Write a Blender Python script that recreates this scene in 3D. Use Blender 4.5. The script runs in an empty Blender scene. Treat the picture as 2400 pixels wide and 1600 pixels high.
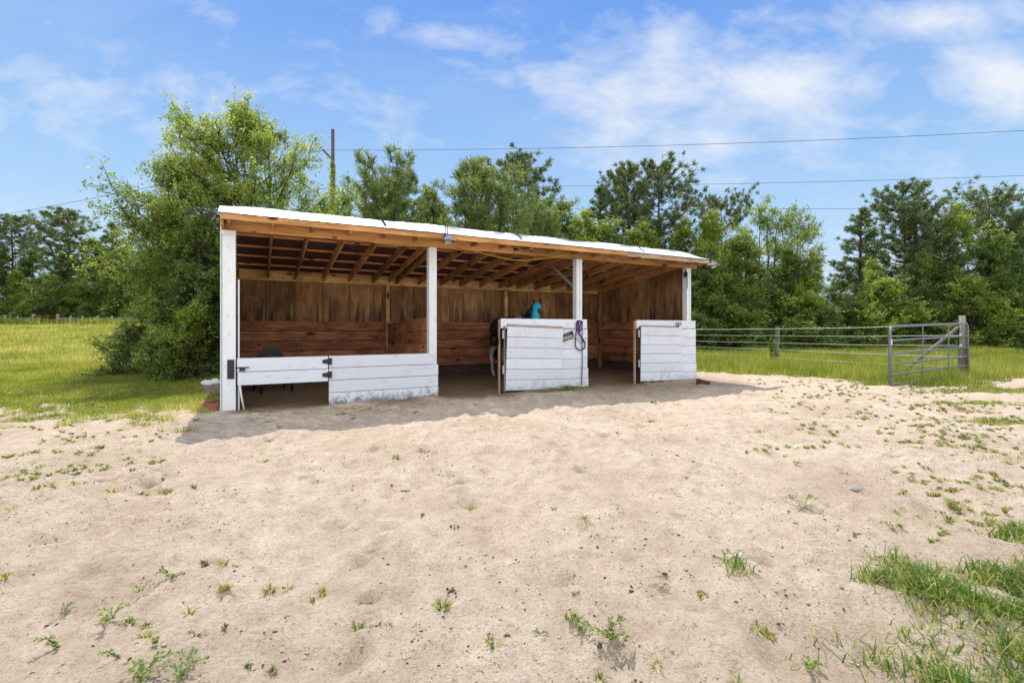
import bpy, bmesh, math, random
import numpy as np
from mathutils import Vector, Matrix
PI = math.pi
scene = bpy.context.scene
COL = scene.collection
rng = np.random.default_rng(7)
random.seed(7)
EYE = 1.25

# ------------------------------------------------------------------ helpers
def tag(o, label=None, cat=None, group=None, kind=None):
    if label: o['label'] = label
    if cat: o['category'] = cat
    if group: o['group'] = group
    if kind: o['kind'] = kind
    return o

def empty(name, loc=(0, 0, 0), rz=0.0, parent=None):
    o = bpy.data.objects.new(name, None)
    COL.objects.link(o)
    o.location = loc
    o.rotation_euler = (0, 0, rz)
    o.empty_display_size = 0.1
    if parent: o.parent = parent
    return o

def link(name, me, parent=None, loc=None):
    o = bpy.data.objects.new(name, me)
    COL.objects.link(o)
    if parent: o.parent = parent
    if loc is not None: o.location = loc
    return o

def copy_tree(o, parent=None):
    c = o.copy(); COL.objects.link(c); c.parent = parent
    for ch in list(o.children): copy_tree(ch, c)
    return c

def np_mesh(name, V, F, mat, tint=None, smooth=False):
    """V (n,3), F (m,k) all faces same size k"""
    me = bpy.data.meshes.new(name)
    V = np.asarray(V, dtype=np.float32); F = np.asarray(F, dtype=np.int32)
    n, (m, k) = len(V), F.shape
    me.vertices.add(n); me.vertices.foreach_set('co', V.ravel())
    me.loops.add(m * k); me.loops.foreach_set('vertex_index', F.ravel())
    me.polygons.add(m)
    me.polygons.foreach_set('loop_start', np.arange(0, m * k, k, dtype=np.int32))
    me.update(calc_edges=True)
    if smooth:
        me.polygons.foreach_set('use_smooth', np.ones(m, dtype=bool))
    if tint is not None:
        a = me.attributes.new('tint', 'FLOAT', 'POINT')
        a.data.foreach_set('value', np.asarray(tint, dtype=np.float32))
    if mat: me.materials.append(mat)
    return me

class MB:
    """boards and tubes gathered in one mesh; boards carry metre UVs along the grain and a tint"""
    def __init__(s):
        s.v = []; s.f = []; s.uv = []; s.t = []; s.sm = []
    def box(s, lo, hi, grain=0, rot=None, piv=None, tint=None, jit=0.0):
        lo = Vector(lo); hi = Vector(hi)
        b = len(s.v)
        t = random.random() if tint is None else tint
        cs = []
        for k in range(8):
            p = Vector((hi.x if k & 1 else lo.x, hi.y if k & 2 else lo.y, hi.z if k & 4 else lo.z))
            if jit: p += Vector((random.uniform(-jit, jit), 0, random.uniform(-jit, jit)))
            cs.append(p)
        raw = [p.copy() for p in cs]
        if rot is not None:
            pv = Vector(piv) if piv is not None else (lo + hi) / 2
            cs = [pv + rot @ (p - pv) for p in cs]
        s.v += [tuple(p) for p in cs]; s.t += [t] * 8
        ou, ov = random.uniform(0, 50), random.uniform(0, 50)
        oth = [a for a in (0, 1, 2) if a != grain]
        for fc in ((0, 1, 5, 4), (1, 3, 7, 5), (3, 2, 6, 7), (2, 0, 4, 6), (4, 5, 7, 6), (0, 2, 3, 1)):
            s.f.append([b + i for i in fc])
            s.uv.append([(raw[i][grain] + ou, raw[i][oth[0]] + raw[i][oth[1]] + ov) for i in fc])
            s.sm.append(False)
        return s
    def beam(s, a, b, w, h, up=(0, 0, 1), tint=None):
        a = Vector(a); b = Vector(b); d = b - a; L = d.length; d.normalize()
        side = d.cross(Vector(up)).normalized(); u2 = side.cross(d).normalized()
        M = Matrix((d, side, u2)).transposed()
        return s.box(Vector((0, -w / 2, -h / 2)) + a, Vector((L, w / 2, h / 2)) + a, 0, M, a, tint)
    def prism(s, pts, y0, y1, axis, tint=None, grain_z=True):
        """polygon pts (a,z) extruded along axis 'x' or 'y' """
        b = len(s.v); n = len(pts); t = random.random() if tint is None else tint
        P = []
        for q in (y0, y1):
            for a_, z_ in pts:
                P.append((q, a_, z_) if axis == 'x' else (a_, q, z_))
        s.v += P; s.t += [t] * (2 * n)
        def uv(i):
            a_, z_ = pts[i % n]
            return (z_, a_ + (0.03 if i >= n else 0)) if grain_z else (a_, z_)
        fs = [list(range(n))[::-1], list(range(n, 2 * n))] + [[i, (i + 1) % n, n + (i + 1) % n, n + i] for i in range(n)]
        for f in fs:
            s.f.append([b + i for i in f]); s.uv.append([uv(i) for i in f]); s.sm.append(False)
        return s
    def tube(s, pts, r, seg=8, tint=0.5, cap=True):
        pts = [Vector(p) for p in pts]; n = len(pts)
        rr = r if hasattr(r, '__len__') else [r] * n
        b = len(s.v); prev = None; L = 0; ou = random.uniform(0, 9)
        for i, p in enumerate(pts):
            if i: L += (p - pts[i - 1]).length
            d = (pts[min(i + 1, n - 1)] - pts[max(i - 1, 0)]).normalized()
            if prev is None:
                a = Vector((0, 0, 1)) if abs(d.z) < 0.9 else Vector((1, 0, 0))
                prev = d.cross(a).normalized()
            prev = (prev - d * prev.dot(d)).normalized(); q = d.cross(prev)
            for k in range(seg):
                an = 2 * PI * k / seg
                s.v.append(tuple(p + (prev * math.cos(an) + q * math.sin(an)) * rr[i])); s.t.append(tint)
            if i:
                for k in range(seg):
                    k2 = (k + 1) % seg
                    s.f.append([b + (i - 1) * seg + k, b + (i - 1) * seg + k2, b + i * seg + k2, b + i * seg + k])
                    s.uv.append([(L + ou, k / seg * .3), (L + ou, (k + 1) / seg * .3), (L + ou, (k + 1) / seg * .3), (L + ou, k / seg * .3)])
                    s.sm.append(True)
        if cap:
            for base, fl in ((b, True), (b + (n - 1) * seg, False)):
                f = [base + k for k in range(seg)]
                if fl: f = f[::-1]
                s.f.append(f); s.uv.append([(0, 0.1 * k) for k in range(seg)]); s.sm.append(False)
        return s
    def lathe(s, c, prof, seg=20, tint=.5, M=None):
        """prof list of (r,z)"""
        c = Vector(c); b = len(s.v); M = M or Matrix.Identity(3)
        for r, z in prof:
            for k in range(seg):
                an = 2 * PI * k / seg
                s.v.append(tuple(c + M @ Vector((r * math.cos(an), r * math.sin(an), z)))); s.t.append(tint)
        for i in range(len(prof) - 1):
            for k in range(seg):
                k2 = (k + 1) % seg
                s.f.append([b + i * seg + k, b + i * seg + k2, b + (i + 1) * seg + k2, b + (i + 1) * seg + k])
                s.uv.append([(0, 0), (1, 0), (1, 1), (0, 1)]); s.sm.append(True)
        return s
    def poly(s, pts, tint=.5):
        b = len(s.v); s.v += [tuple(p) for p in pts]; s.t += [tint] * len(pts)
        s.f.append([b + i for i in range(len(pts))]); s.uv.append([(p[0], p[2]) for p in pts]); s.sm.append(False)
        return s
    def build(s, name, mat, parent=None, bevel=0, loc=None):
        me = bpy.data.meshes.new(name)
        me.from_pydata(s.v, [], s.f)
        uvl = me.uv_layers.new(name='UVMap')
        flat = [c for f in s.uv for p in f for c in p]
        uvl.data.foreach_set('uv', flat)
        a = me.attributes.new('tint', 'FLOAT', 'POINT'); a.data.foreach_set('value', s.t)
        me.polygons.foreach_set('use_smooth', s.sm)
        me.materials.append(mat)
        o = link(name, me, parent, loc)
        if bevel:
            m = o.modifiers.new('Bevel', 'BEVEL'); m.width = bevel; m.segments = 1; m.limit_method = 'ANGLE'
        return o

# value noise -------------------------------------------------------
def vnoise(x, y, seed=0):
    x = np.asarray(x, dtype=np.float64); y = np.asarray(y, dtype=np.float64)
    xi = np.floor(x).astype(np.int64); yi = np.floor(y).astype(np.int64)
    fx = x - xi; fy = y - yi
    fx = fx * fx * (3 - 2 * fx); fy = fy * fy * (3 - 2 * fy)
    def h(a, b):
        n = (a * 374761393 + b * 668265263 + seed * 982451653) & 0xFFFFFFFF
        n = ((n ^ (n >> 13)) * 1274126177) & 0xFFFFFFFF
        n = n ^ (n >> 16)
        return (n & 0xFFFF) / 65535.0
    return (h(xi, yi) * (1 - fx) + h(xi + 1, yi) * fx) * (1 - fy) + (h(xi, yi + 1) * (1 - fx) + h(xi + 1, yi + 1) * fx) * fy

def fbm(x, y, f, oct=4, seed=0):
    s = 0; a = 1; t = 0
    for i in range(oct):
        s = s + a * vnoise(x * f + 17.3 * i, y * f - 9.1 * i, seed + i); t += a; a *= .5; f *= 2.03
    return s / t

def sstep(a, b, x):
    t = np.clip((x - a) / (b - a), 0, 1); return t * t * (3 - 2 * t)

# barn frame --------------------------------------------------------
TH = math.radians(27.8); OX, OY = -4.47, 7.43
CU, SU = math.cos(TH), math.sin(TH)
def to_local(x, y):
    dx, dy = x - OX, y - OY
    return dx * CU + dy * SU, -dx * SU + dy * CU
def to_world(s, d, z=0.0):
    return (OX + s * CU - d * SU, OY + s * SU + d * CU, z)
def front(px, py, d=0.0):
    """point of the barn plane at depth d that lies on a measured sight line -> (s,d,z)"""
    k = (px - 1200) / 1130.0
    s = (k * (OY + d * CU) - (OX - d * SU)) / (CU - k * SU)
    Y = OY + s * SU + d * CU
    return (s, d, EYE + (770 - py) / 1130.0 * Y)
def at(px, Y, py=None):
    X = (px - 1200) / 1130.0 * Y
    return X, Y, (EYE + (770 - py) / 1130.0 * Y if py is not None else 0)

# terrain -----------------------------------------------------------
FX = [-3.0, 3.0, 4.5, 5.5, 7.6, 8.3, 9.6, 10.5, 11.2, 14.0, 40.0]
FY = [14.5, 15.5, 14.9, 14.0, 12.1, 10.9, 10.4, 10.9, 11.9, 12.4, 13.0]
PATCH = [  # x,y,rx,ry,strength
    (2.85, 2.0, 1.6, .68, 1.4), (3.6, 2.9, .95, .22, 1.1), (2.0, 1.75, .7, .35, .85), (3.4, 2.45, .7, .3, 1.2), (3.1, 1.4, 1.2, .4, 1.2), (1.9, 2.35, .3, .18, .8),
    (4.9, 4.6, .8, .15, .95), (4.3, 3.7, .45, .1, .8), (6.7, 6.6, .9, .25, 1.2), (8.1, 8.1, 1.2, .35, 1.3), (7.3, 5.9, .5, .25, .9), (9.8, 9.8, 1.7, .35, 1.3),
    (-3.75, 3.45, .45, .12, .9)
    ]
def grass_mask(x, y):
    x = np.asarray(x, dtype=float); y = np.asarray(y, dtype=float)
    s, d = (x - OX) * CU + (y - OY) * SU, -(x - OX) * SU + (y - OY) * CU
    n = fbm(x, y, 1.1, 4, 3) - .5
    n2 = fbm(x, y, 4.5, 3, 8) - .5
    left = sstep(-1.5, 1.0, (y - 7.25) + n * 3.4 + n2 * 3.6) * sstep(.05, -.35, s + n2 * .3 - (d > 0) * .05)
    left = left * (1 - .75 * sstep(-6.4, -5.4, x) * sstep(9.2, 10.2, y) * sstep(13.5, 12.0, y))
    fy = np.interp(x, FX, FY)
    right = sstep(-.7, .6, (y - fy) + n * 2.4 + n2 * 1.5) * ((s > 10.2) | (d > 3.8))
    m = np.maximum(left, right)
    for (cx, cy, rx, ry, st) in PATCH:
        q = 1.15 - np.sqrt(((x - cx) / rx) ** 2 + ((y - cy) / ry) ** 2) + n2 * .9 + n * .6
        m = np.maximum(m, np.clip(q * 1.6, 0, 1) * min(st, 1.0))
    back = (d > 4.2) & (s > -.5) & (s < 10.6)
    m = np.maximum(m, back * 1.0)
    return np.clip(m, 0, 1)

HOOF = [(random.uniform(-3.2, 4.2), random.uniform(1.8, 7.2)) for _ in range(320)]
HOOF += [(-2.9, 6.1), (-2.75, 5.45), (-1.75, 4.15), (-3.4, 4.05), (-3.0, 4.0), (-1.6, 4.0), (-.9, 4.9), (-.8, 2.75), (-.42, 3.9), (-3.3, 6.6), (-.1, 6.4), (1.1, 5.7)]
def terrain(x, y, fine=True):
    x = np.asarray(x, dtype=float); y = np.asarray(y, dtype=float)
    z = 1.5 * sstep(13, 47, y) * sstep(-3, -17, x)
    s, d = (x - OX) * CU + (y - OY) * SU, -(x - OX) * SU + (y - OY) * CU
    inside = sstep(-.5, -.1, s) * sstep(10.7, 10.3, s) * sstep(-.9, .2, d) * sstep(4.1, 3.8, d)
    near = sstep(14, 9, y)
    rel = (fbm(x, y, .8, 3, 21) - .5) * .11 + (fbm(x, y, 2.6, 4, 5) - .5) * .15 + (fbm(x, y, 7.0, 3, 15) - .5) * .060 + (fbm(x, y, 13.0, 2, 25) - .5) * .026
    sm = 1 - .7 * inside
    z = z + (rel * near + (fbm(x, y, .3, 3, 9) - .5) * .1 * (1 - near)) * sm - .012
    z = z + .05 * inside * sstep(.2, 1.2, d) - .02 * inside * (1 - sstep(.2, 1.2, d))
    z = z - .03 * sstep(.5, -.3, d) * sstep(-1.0, -.1, d) * sstep(0, 1, s) * sstep(10.5, 9.5, s)
    z = z + .045 * np.exp(-((d + .10) / .10) ** 2) * np.clip(sstep(1.5, 1.8, s) * sstep(3.7, 3.4, s) + sstep(4.7, 5.0, s) * sstep(7.1, 6.8, s) + sstep(8.2, 8.5, s) * sstep(10.6, 10.2, s), 0, 1)
    if fine:
        for i, (hx, hy) in enumerate(HOOF):
            r2 = ((x - hx) ** 2 + ((y - hy) * 1.0) ** 2)
            R = .055 + .035 * ((i * 37) % 10) / 10.0
            big = 2.4 if i >= 320 else 1.0 + .9 * ((i * 53) % 17 == 0)
            q = np.sqrt(r2) / R
            z = z - big * .019 * np.exp(-q ** 4 * 1.2) + big * .009 * np.exp(-((q - 1.5) / .4) ** 2)
    return z
def gz(x, y):
    return float(terrain(np.array([x]), np.array([y]), False)[0])

# ------------------------------------------------------------------ materials
def new_mat(name):
    m = bpy.data.materials.new(name); m.use_nodes = True
    nt = m.node_tree; nt.nodes.clear()
    out = nt.nodes.new('ShaderNodeOutputMaterial')
    return m, nt, out
class NT:
    def __init__(s, nt): s.nt = nt
    def n(s, typ, **kw):
        nd = s.nt.nodes.new(typ)
        for k, v in kw.items():
            if hasattr(nd, k): setattr(nd, k, v)
            else: nd.inputs[k.replace('_', ' ')].default_value = v
        return nd
    def l(s, a, b): s.nt.links.new(a, b)
    def noise(s, vec, scale, detail=4, rough=.55, dist=0):
        n = s.n('ShaderNodeTexNoise'); n.inputs['Scale'].default_value = scale
        n.inputs['Detail'].default_value = detail; n.inputs['Roughness'].default_value = rough
        n.inputs['Distortion'].default_value = dist
        if vec is not None: s.l(vec, n.inputs['Vector'])
        return n.outputs[0]
    def ramp(s, fac, stops):
        r = s.n('ShaderNodeValToRGB'); e = r.color_ramp.elements
        while len(e) < len(stops): e.new(.5)
        for i, (p, c) in enumerate(stops):
            e[i].position = p; e[i].color = (c[0], c[1], c[2], 1) if hasattr(c, '__len__') else (c, c, c, 1)
        s.l(fac, r.inputs[0]); return r.outputs[0]
    def mix(s, fac, a, b, mode='MIX'):
        m = s.n('ShaderNodeMix', data_type='RGBA', blend_type=mode)
        for sock, v in ((m.inputs[0], fac), (m.inputs[6], a), (m.inputs[7], b)):
            if hasattr(v, 'links'): s.l(v, sock)
            elif hasattr(v, '__len__'): sock.default_value = (v[0], v[1], v[2], 1)
            else: sock.default_value = v
        return m.outputs[2]
    def math(s, op, a, b=0.0, c=None):
        m = s.n('ShaderNodeMath', operation=op)
        for i, v in enumerate((a, b, c)):
            if v is None: continue
            if hasattr(v, 'links'): s.l(v, m.inputs[i])
            else: m.inputs[i].default_value = v
        return m.outputs[0]
    def mapping(s, vec, scale=(1, 1, 1), loc=(0, 0, 0), rot=(0, 0, 0)):
        m = s.n('ShaderNodeMapping'); m.inputs['Scale'].default_value = scale
        m.inputs['Location'].default_value = loc; m.inputs['Rotation'].default_value = rot
        s.l(vec, m.inputs['Vector']); return m.outputs[0]
    def bump(s, h, strength=.3, dist=.02, normal=None):
        b = s.n('ShaderNodeBump'); b.inputs['Strength'].default_value = strength; b.inputs['Distance'].default_value = dist
        s.l(h, b.inputs['Height'])
        if normal is not None: s.l(normal, b.inputs['Normal'])
        return b.outputs[0]
    def bsdf(s, out, col, rough=.8, normal=None, spec=.3, metal=0, **kw):
        b = s.n('ShaderNodeBsdfPrincipled')
        if hasattr(col, 'links'): s.l(col, b.inputs['Base Color'])
        else: b.inputs['Base Color'].default_value = (*col, 1)
        if hasattr(rough, 'links'): s.l(rough, b.inputs['Roughness'])
        else: b.inputs['Roughness'].default_value = rough
        b.inputs['Specular IOR Level'].default_value = spec; b.inputs['Metallic'].default_value = metal
        for k, v in kw.items(): b.inputs[k.replace('_', ' ')].default_value = v
        if normal is not None: s.l(normal, b.inputs['Normal'])
        s.l(b.outputs[0], out.inputs[0]); return b

def mat_wood(name, dark, mid, light, grain=28, knots=True, stain=0.0, rough=.8, streaks=False, tintvar=.35):
    m, nt, out = new_mat(name); g = NT(nt)
    uv = g.n('ShaderNodeUVMap').outputs[0]
    tint = g.n('ShaderNodeAttribute', attribute_name='tint').outputs['Fac']
    obj = g.n('ShaderNodeTexCoord').outputs['Object']
    warp = g.noise(g.mapping(uv, (1.0, 2.2, 1)), 1.2, 3)
    wv = g.n('ShaderNodeVectorMath', operation='MULTIPLY_ADD')
    cmb = g.n('ShaderNodeCombineXYZ'); g.l(warp, cmb.inputs[1])
    g.l(cmb.outputs[0], wv.inputs[0]); wv.inputs[1].default_value = (0, .28, 0); g.l(uv, wv.inputs[2])
    gr = g.noise(g.mapping(wv.outputs[0], (1.6, grain, 1)), 1.0, 6, .6)
    col = g.ramp(gr, [(.25, dark), (.5, mid), (.75, light)])
    big = g.noise(g.mapping(uv, (.9, 2.5, 1)), 1.3, 4)
    col = g.mix(g.ramp(big, [(.42, 0), (.7, .75)]), col, [c * .45 for c in mid])
    if knots:
        v = g.n('ShaderNodeTexVoronoi', voronoi_dimensions='2D'); v.inputs['Scale'].default_value = 1.0
        g.l(g.mapping(uv, (1.0, 2.6, 1)), v.inputs['Vector'])
        sepc = g.n('ShaderNodeSeparateColor'); g.l(v.outputs['Color'], sepc.inputs[0])
        k = g.ramp(g.math('DIVIDE', v.outputs['Distance'], g.math('ADD', sepc.outputs[0], .25)), [(.05, 1), (.11, 0)])
        col = g.mix(k, col, [c * .18 for c in dark])
    if streaks:
        st = g.noise(g.mapping(obj, (9, 9, .9)), 1.0, 5, .6)
        sep = g.n('ShaderNodeSeparateXYZ'); g.l(obj, sep.inputs[0])
        low = g.n('ShaderNodeMapRange'); g.l(sep.outputs[2], low.inputs[0])
        low.inputs[1].default_value = 2.35; low.inputs[2].default_value = 1.45; low.inputs[3].default_value = -.12; low.inputs[4].default_value = .07
        f = g.math('ADD', st, low.outputs[0])
        col = g.mix(g.ramp(f, [(.50, 0), (.68, .85)]), col, (.035, .02, .012))
        tp = g.noise(obj, 1.6, 4)
        col = g.mix(g.ramp(tp, [(.45, 0), (.70, .6)]), col, (.09, .045, .025))
    if stain:
        sn = g.noise(g.mapping(obj, (2, 2, 3)), 1.6, 5, .65)
        col = g.mix(g.ramp(sn, [(.45, 0), (.75, stain)]), col, (.02, .014, .011))
    mul = g.n('ShaderNodeMapRange'); g.l(tint, mul.inputs[0]); mul.inputs[3].default_value = 1 - tintvar; mul.inputs[4].default_value = 1 + tintvar
    cc = g.n('ShaderNodeCombineXYZ')
    for i in range(3): g.l(mul.outputs[0], cc.inputs[i])
    col = g.mix(1.0, col, cc.outputs[0], 'MULTIPLY')
    g.bsdf(out, col, rough, g.bump(gr, .35, .004), .25)
    return m

def mat_paint(name, base=(.68, .71, .76), dirt=(.30, .26, .21), mud=0.0, wear=.35):
    m, nt, out = new_mat(name); g = NT(nt)
    uv = g.n('ShaderNodeUVMap').outputs[0]; obj = g.n('ShaderNodeTexCoord').outputs['Object']
    tint = g.n('ShaderNodeAttribute', attribute_name='tint').outputs['Fac']
    gr = g.noise(g.mapping(uv, (1.4, 40, 1)), 1.0, 6, .65)
    col = g.mix(g.ramp(gr, [(.40, .0), (.75, .28)]), base, [c * .80 for c in base])
    v = g.n('ShaderNodeTexVoronoi', voronoi_dimensions='2D'); v.inputs['Scale'].default_value = 1.0
    g.l(g.mapping(uv, (2.3, 4.5, 1)), v.inputs['Vector'])
    ring = g.math('SINE', g.math('MULTIPLY', v.outputs['Distance'], 70.0))
    near = g.ramp(v.outputs['Distance'], [(.03, 1), (.16, 0)])
    kk = g.math('MULTIPLY', near, g.ramp(ring, [(.2, 0.1), (.8, .55)]))
    col = g.mix(g.math('MULTIPLY', kk, .55), col, (.34, .33, .31))
    col = g.mix(g.ramp(v.outputs['Distance'], [(.012, .85), (.028, 0)]), col, (.08, .07, .06))
    d = g.noise(obj, 2.2, 7, .7)
    col = g.mix(g.ramp(d, [(.52, 0), (.82, wear)]), col, dirt)
    f = g.noise(g.mapping(uv, (14, 70, 1)), 1.0, 3, .6)
    col = g.mix(g.ramp(f, [(.66, 0), (.72, wear * 1.1)]), col, (.36, .30, .24))
    if mud:
        sep = g.n('ShaderNodeSeparateXYZ'); g.l(obj, sep.inputs[0])
        mr = g.n('ShaderNodeMapRange'); g.l(sep.outputs[2], mr.inputs[0])
        mr.inputs[1].default_value = .42; mr.inputs[2].default_value = -.03; mr.inputs[3].default_value = -.25; mr.inputs[4].default_value = .22
        sp = g.noise(obj, 9, 8, .8)
        q = g.math('ADD', sp, mr.outputs[0])
        col = g.mix(g.ramp(q, [(.55, 0), (.72, mud)]), col, (.16, .15, .15))
    mul = g.n('ShaderNodeMapRange'); g.l(tint, mul.inputs[0]); mul.inputs[3].default_value = .93; mul.inputs[4].default_value = 1.03
    cc = g.n('ShaderNodeCombineXYZ')
    for i in range(3): g.l(mul.outputs[0], cc.inputs[i])
    col = g.mix(1.0, col, cc.outputs[0], 'MULTIPLY')
    g.bsdf(out, col, .55, g.bump(gr, .35, .004), .3)
    return m

def mat_plain(name, col, rough=.6, metal=0, spec=.4, var=.25, scale=12, **kw):
    m, nt, out = new_mat(name); g = NT(nt)
    obj = g.n('ShaderNodeTexCoord').outputs['Object']
    n = g.noise(obj, scale, 5, .6)
    c = g.mix(g.ramp(n, [(.3, 0), (.75, 1)]), col, [x * (1 - var) for x in col])
    g.bsdf(out, c, rough, g.bump(n, .12, .004), spec, metal, **kw)
    return m

def mat_leaf(name, stops, trans=.4, gloss=.5, rough=.5):
    m, nt, out = new_mat(name); g = NT(nt)
    tint = g.n('ShaderNodeAttribute', attribute_name='tint').outputs['Fac']
    info = g.n('ShaderNodeObjectInfo').outputs['Random']
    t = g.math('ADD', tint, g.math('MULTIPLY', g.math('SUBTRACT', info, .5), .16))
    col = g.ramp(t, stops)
    b = g.n('ShaderNodeBsdfPrincipled'); g.l(col, b.inputs['Base Color'])
    b.inputs['Roughness'].default_value = rough; b.inputs['Specular IOR Level'].default_value = gloss
    tr = g.n('ShaderNodeBsdfTranslucent')
    g.l(g.mix(1.0, col, (1.3, 1.3, .62), 'MULTIPLY'), tr.inputs[0])
    mx = g.n('ShaderNodeMixShader'); mx.inputs[0].default_value = min(.6, trans + .08)
    g.l(b.outputs[0], mx.inputs[1]); g.l(tr.outputs[0], mx.inputs[2]); g.l(mx.outputs[0], out.inputs[0])
    return m

def mat_ground():
    m, nt, out = new_mat('sand_and_turf'); g = NT(nt)
    pos = g.n('ShaderNodeNewGeometry').outputs['Position']
    gm = g.n('ShaderNodeAttribute', attribute_name='grass').outputs['Fac']
    dm = g.n('ShaderNodeAttribute', attribute_name='dung').outputs['Fac']
    a = g.noise(pos, .9, 6, .6); b = g.noise(pos, 7, 8, .7); c = g.noise(pos, 60, 6, .75); d = g.noise(pos, 26, 5, .8)
    sand = g.ramp(a, [(.3, (.57, .445, .32)), (.5, (.72, .58, .435)), (.72, (.80, .675, .53))])
    sand = g.mix(g.ramp(b, [(.35, .6), (.60, 0)]), sand, (.47, .35, .245))
    sand = g.mix(g.ramp(c, [(.28, .75), (.5, 0)]), sand, (.24, .165, .11))
    peb = g.noise(g.mapping(pos, (1, 1, 1)), 16, 9, .85)
    sand = g.mix(g.ramp(peb, [(.60, 0), (.68, .55)]), sand, (.20, .135, .09))
    damp = g.noise(pos, 2.3, 5, .7)
    sand = g.mix(g.ramp(damp, [(.58, 0), (.74, .35)]), sand, (.33, .24, .17))
    sand = g.mix(g.ramp(d, [(.66, 0), (.74, .65)]), sand, (.13, .085, .06))
    # shed litter: brown bedding, also mixed into the hoof hollow centres
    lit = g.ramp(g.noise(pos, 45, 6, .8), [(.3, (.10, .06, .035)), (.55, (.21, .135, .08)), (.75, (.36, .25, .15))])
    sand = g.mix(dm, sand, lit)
    gn = g.noise(pos, 3.0, 6, .7); gn2 = g.noise(pos, 25, 5, .7)
    gr = g.ramp(gn, [(.3, (.17, .20, .03)), (.5, (.28, .30, .06)), (.75, (.42, .36, .15))])
    gr = g.mix(g.ramp(gn2, [(.35, .55), (.6, 0)]), gr, (.14, .12, .05))
    e = g.math('ADD', gm, g.math('MULTIPLY', g.math('SUBTRACT', g.noise(pos, 9, 6, .75), .5), .9))
    f = g.ramp(e, [(.42, 0), (.80, 1)])
    col = g.mix(f, sand, gr)
    h = g.math('ADD', g.math('MULTIPLY', b, .6), g.math('MULTIPLY', c, .25))
    h = g.math('ADD', h, g.math('MULTIPLY', g.noise(pos, 17, 4, .6), .35))
    h = g.math('ADD', h, g.math('MULTIPLY', g.noise(pos, 130, 3, .7), .10))
    g.bsdf(out, col, .95, g.bump(h, 1.0, .085), .1)
    return m

M = {}
M['ground'] = mat_ground()
M['boards'] = mat_wood('reddish_stall_boards', (.24, .085, .038), (.48, .195, .092), (.64, .31, .165), 16, stain=.55, tintvar=.28)
M['ply'] = mat_wood('water_stained_plywood', (.16, .074, .028), (.37, .196, .078), (.58, .345, .155), 9, knots=False, streaks=True, tintvar=.30)
M['beam'] = mat_wood('weathered_orange_lumber', (.32, .13, .04), (.60, .30, .11), (.78, .46, .20), 26)
M['plate'] = mat_wood('plate_lumber', (.40, .23, .08), (.68, .42, .17), (.82, .58, .28), 24, stain=.6)
M['rafter'] = mat_wood('rafter_lumber', (.25, .115, .04), (.52, .265, .105), (.72, .42, .19), 26, stain=.4)
M['purlin'] = mat_wood('red_purlin_lumber', (.62, .22, .10), (.85, .38, .18), (.92, .55, .32), 22, stain=.2)
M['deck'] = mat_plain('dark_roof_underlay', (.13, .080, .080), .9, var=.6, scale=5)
M['white'] = mat_paint('white_board_paint')
M['white_mud'] = mat_paint('white_board_paint_muddy', mud=.9)
M['white_worn'] = mat_paint('white_board_paint_worn', mud=.35, wear=.4)
M['post_paint'] = mat_paint('cream_white_post_paint', (.74, .77, .78), wear=.4)
M['raw'] = mat_wood('raw_grey_lumber', (.20, .13, .08), (.42, .29, .19), (.60, .46, .33), 30, stain=.3)
M['greywood'] = mat_wood('silvered_fence_wood', (.13, .11, .09), (.28, .24, .20), (.42, .38, .33), 30, stain=.4)
M['polewood'] = mat_wood('creosoted_pole', (.05, .042, .036), (.11, .095, .08), (.17, .15, .13), 20, knots=False)
M['black'] = mat_plain('black_metal', (.025, .026, .03), .5, .3)
M['dark_plate'] = mat_plain('dark_grey_steel', (.05, .052, .06), .5, .5, scale=30, var=.5)
M['black_plastic'] = mat_plain('black_plastic', (.012, .013, .014), .35)
M['gate_metal'] = mat_plain('grey_painted_tube', (.17, .19, .22), .4, .3, .5, var=.3, scale=8)
M['rust'] = mat_plain('rusty_tube', (.22, .07, .03), .8, 0, .2, var=.5)
M['galv'] = mat_plain('galvanised_wire', (.42, .44, .44), .5, .4)
M['rope_white'] = mat_plain('white_electric_rope', (.72, .72, .68), .7)
M['cable'] = mat_plain('dark_power_cable', (.04, .04, .045), .7)
M['cord'] = mat_plain('yellow_cord', (.85, .55, .05), .5)
M['purple'] = mat_plain('purple_rope', (.09, .025, .16), .75, var=.5, scale=60)
M['navy'] = mat_plain('dark_navy_rope', (.02, .02, .055), .75)
M['brick'] = mat_plain('old_red_brick', (.33, .11, .075), .9, 0, .1, var=.45, scale=9)
M['darkbrick'] = mat_plain('dark_maroon_block', (.12, .055, .045), .9, 0, .1, var=.4)
M['tile'] = mat_plain('pale_orange_brick', (.50, .23, .13), .9, 0, .1, var=.35, scale=9)
M['concrete'] = mat_plain('grey_concrete', (.30, .29, .27), .95, 0, .1, var=.4)
M['bag'] = mat_plain('white_sack', (.72, .72, .66), .7, var=.25)
M['bark'] = mat_plain('grey_brown_bark', (.085, .065, .05), .95, 0, .1, var=.5, scale=7)
M['pinebark'] = mat_plain('pine_bark', (.10, .072, .055), .95, 0, .1, var=.5, scale=5)
M['dung'] = mat_plain('dry_dung', (.13, .09, .062), .95, 0, .1, var=.5)
M['sign'] = mat_wood('sign_wood', (.08, .07, .065), (.14, .125, .12), (.22, .2, .19), 40, knots=False)
M['lettering'] = mat_plain('white_lettering', (.75, .73, .70), .7)
M['blue_mesh'] = mat_plain('turquoise_fly_mask', (.01, .36, .52), .75, var=.2)
M['black_mesh'] = mat_plain('black_eye_mesh', (.035, .035, .05), .8, var=.3, scale=60)
M['hair'] = mat_plain('black_horse_hair', (.012, .010, .010), .6, var=.4, scale=40)
M['sandclod'] = mat_plain('sand_crumb', (.60, .47, .345), .95, 0, .1, var=.25)
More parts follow.
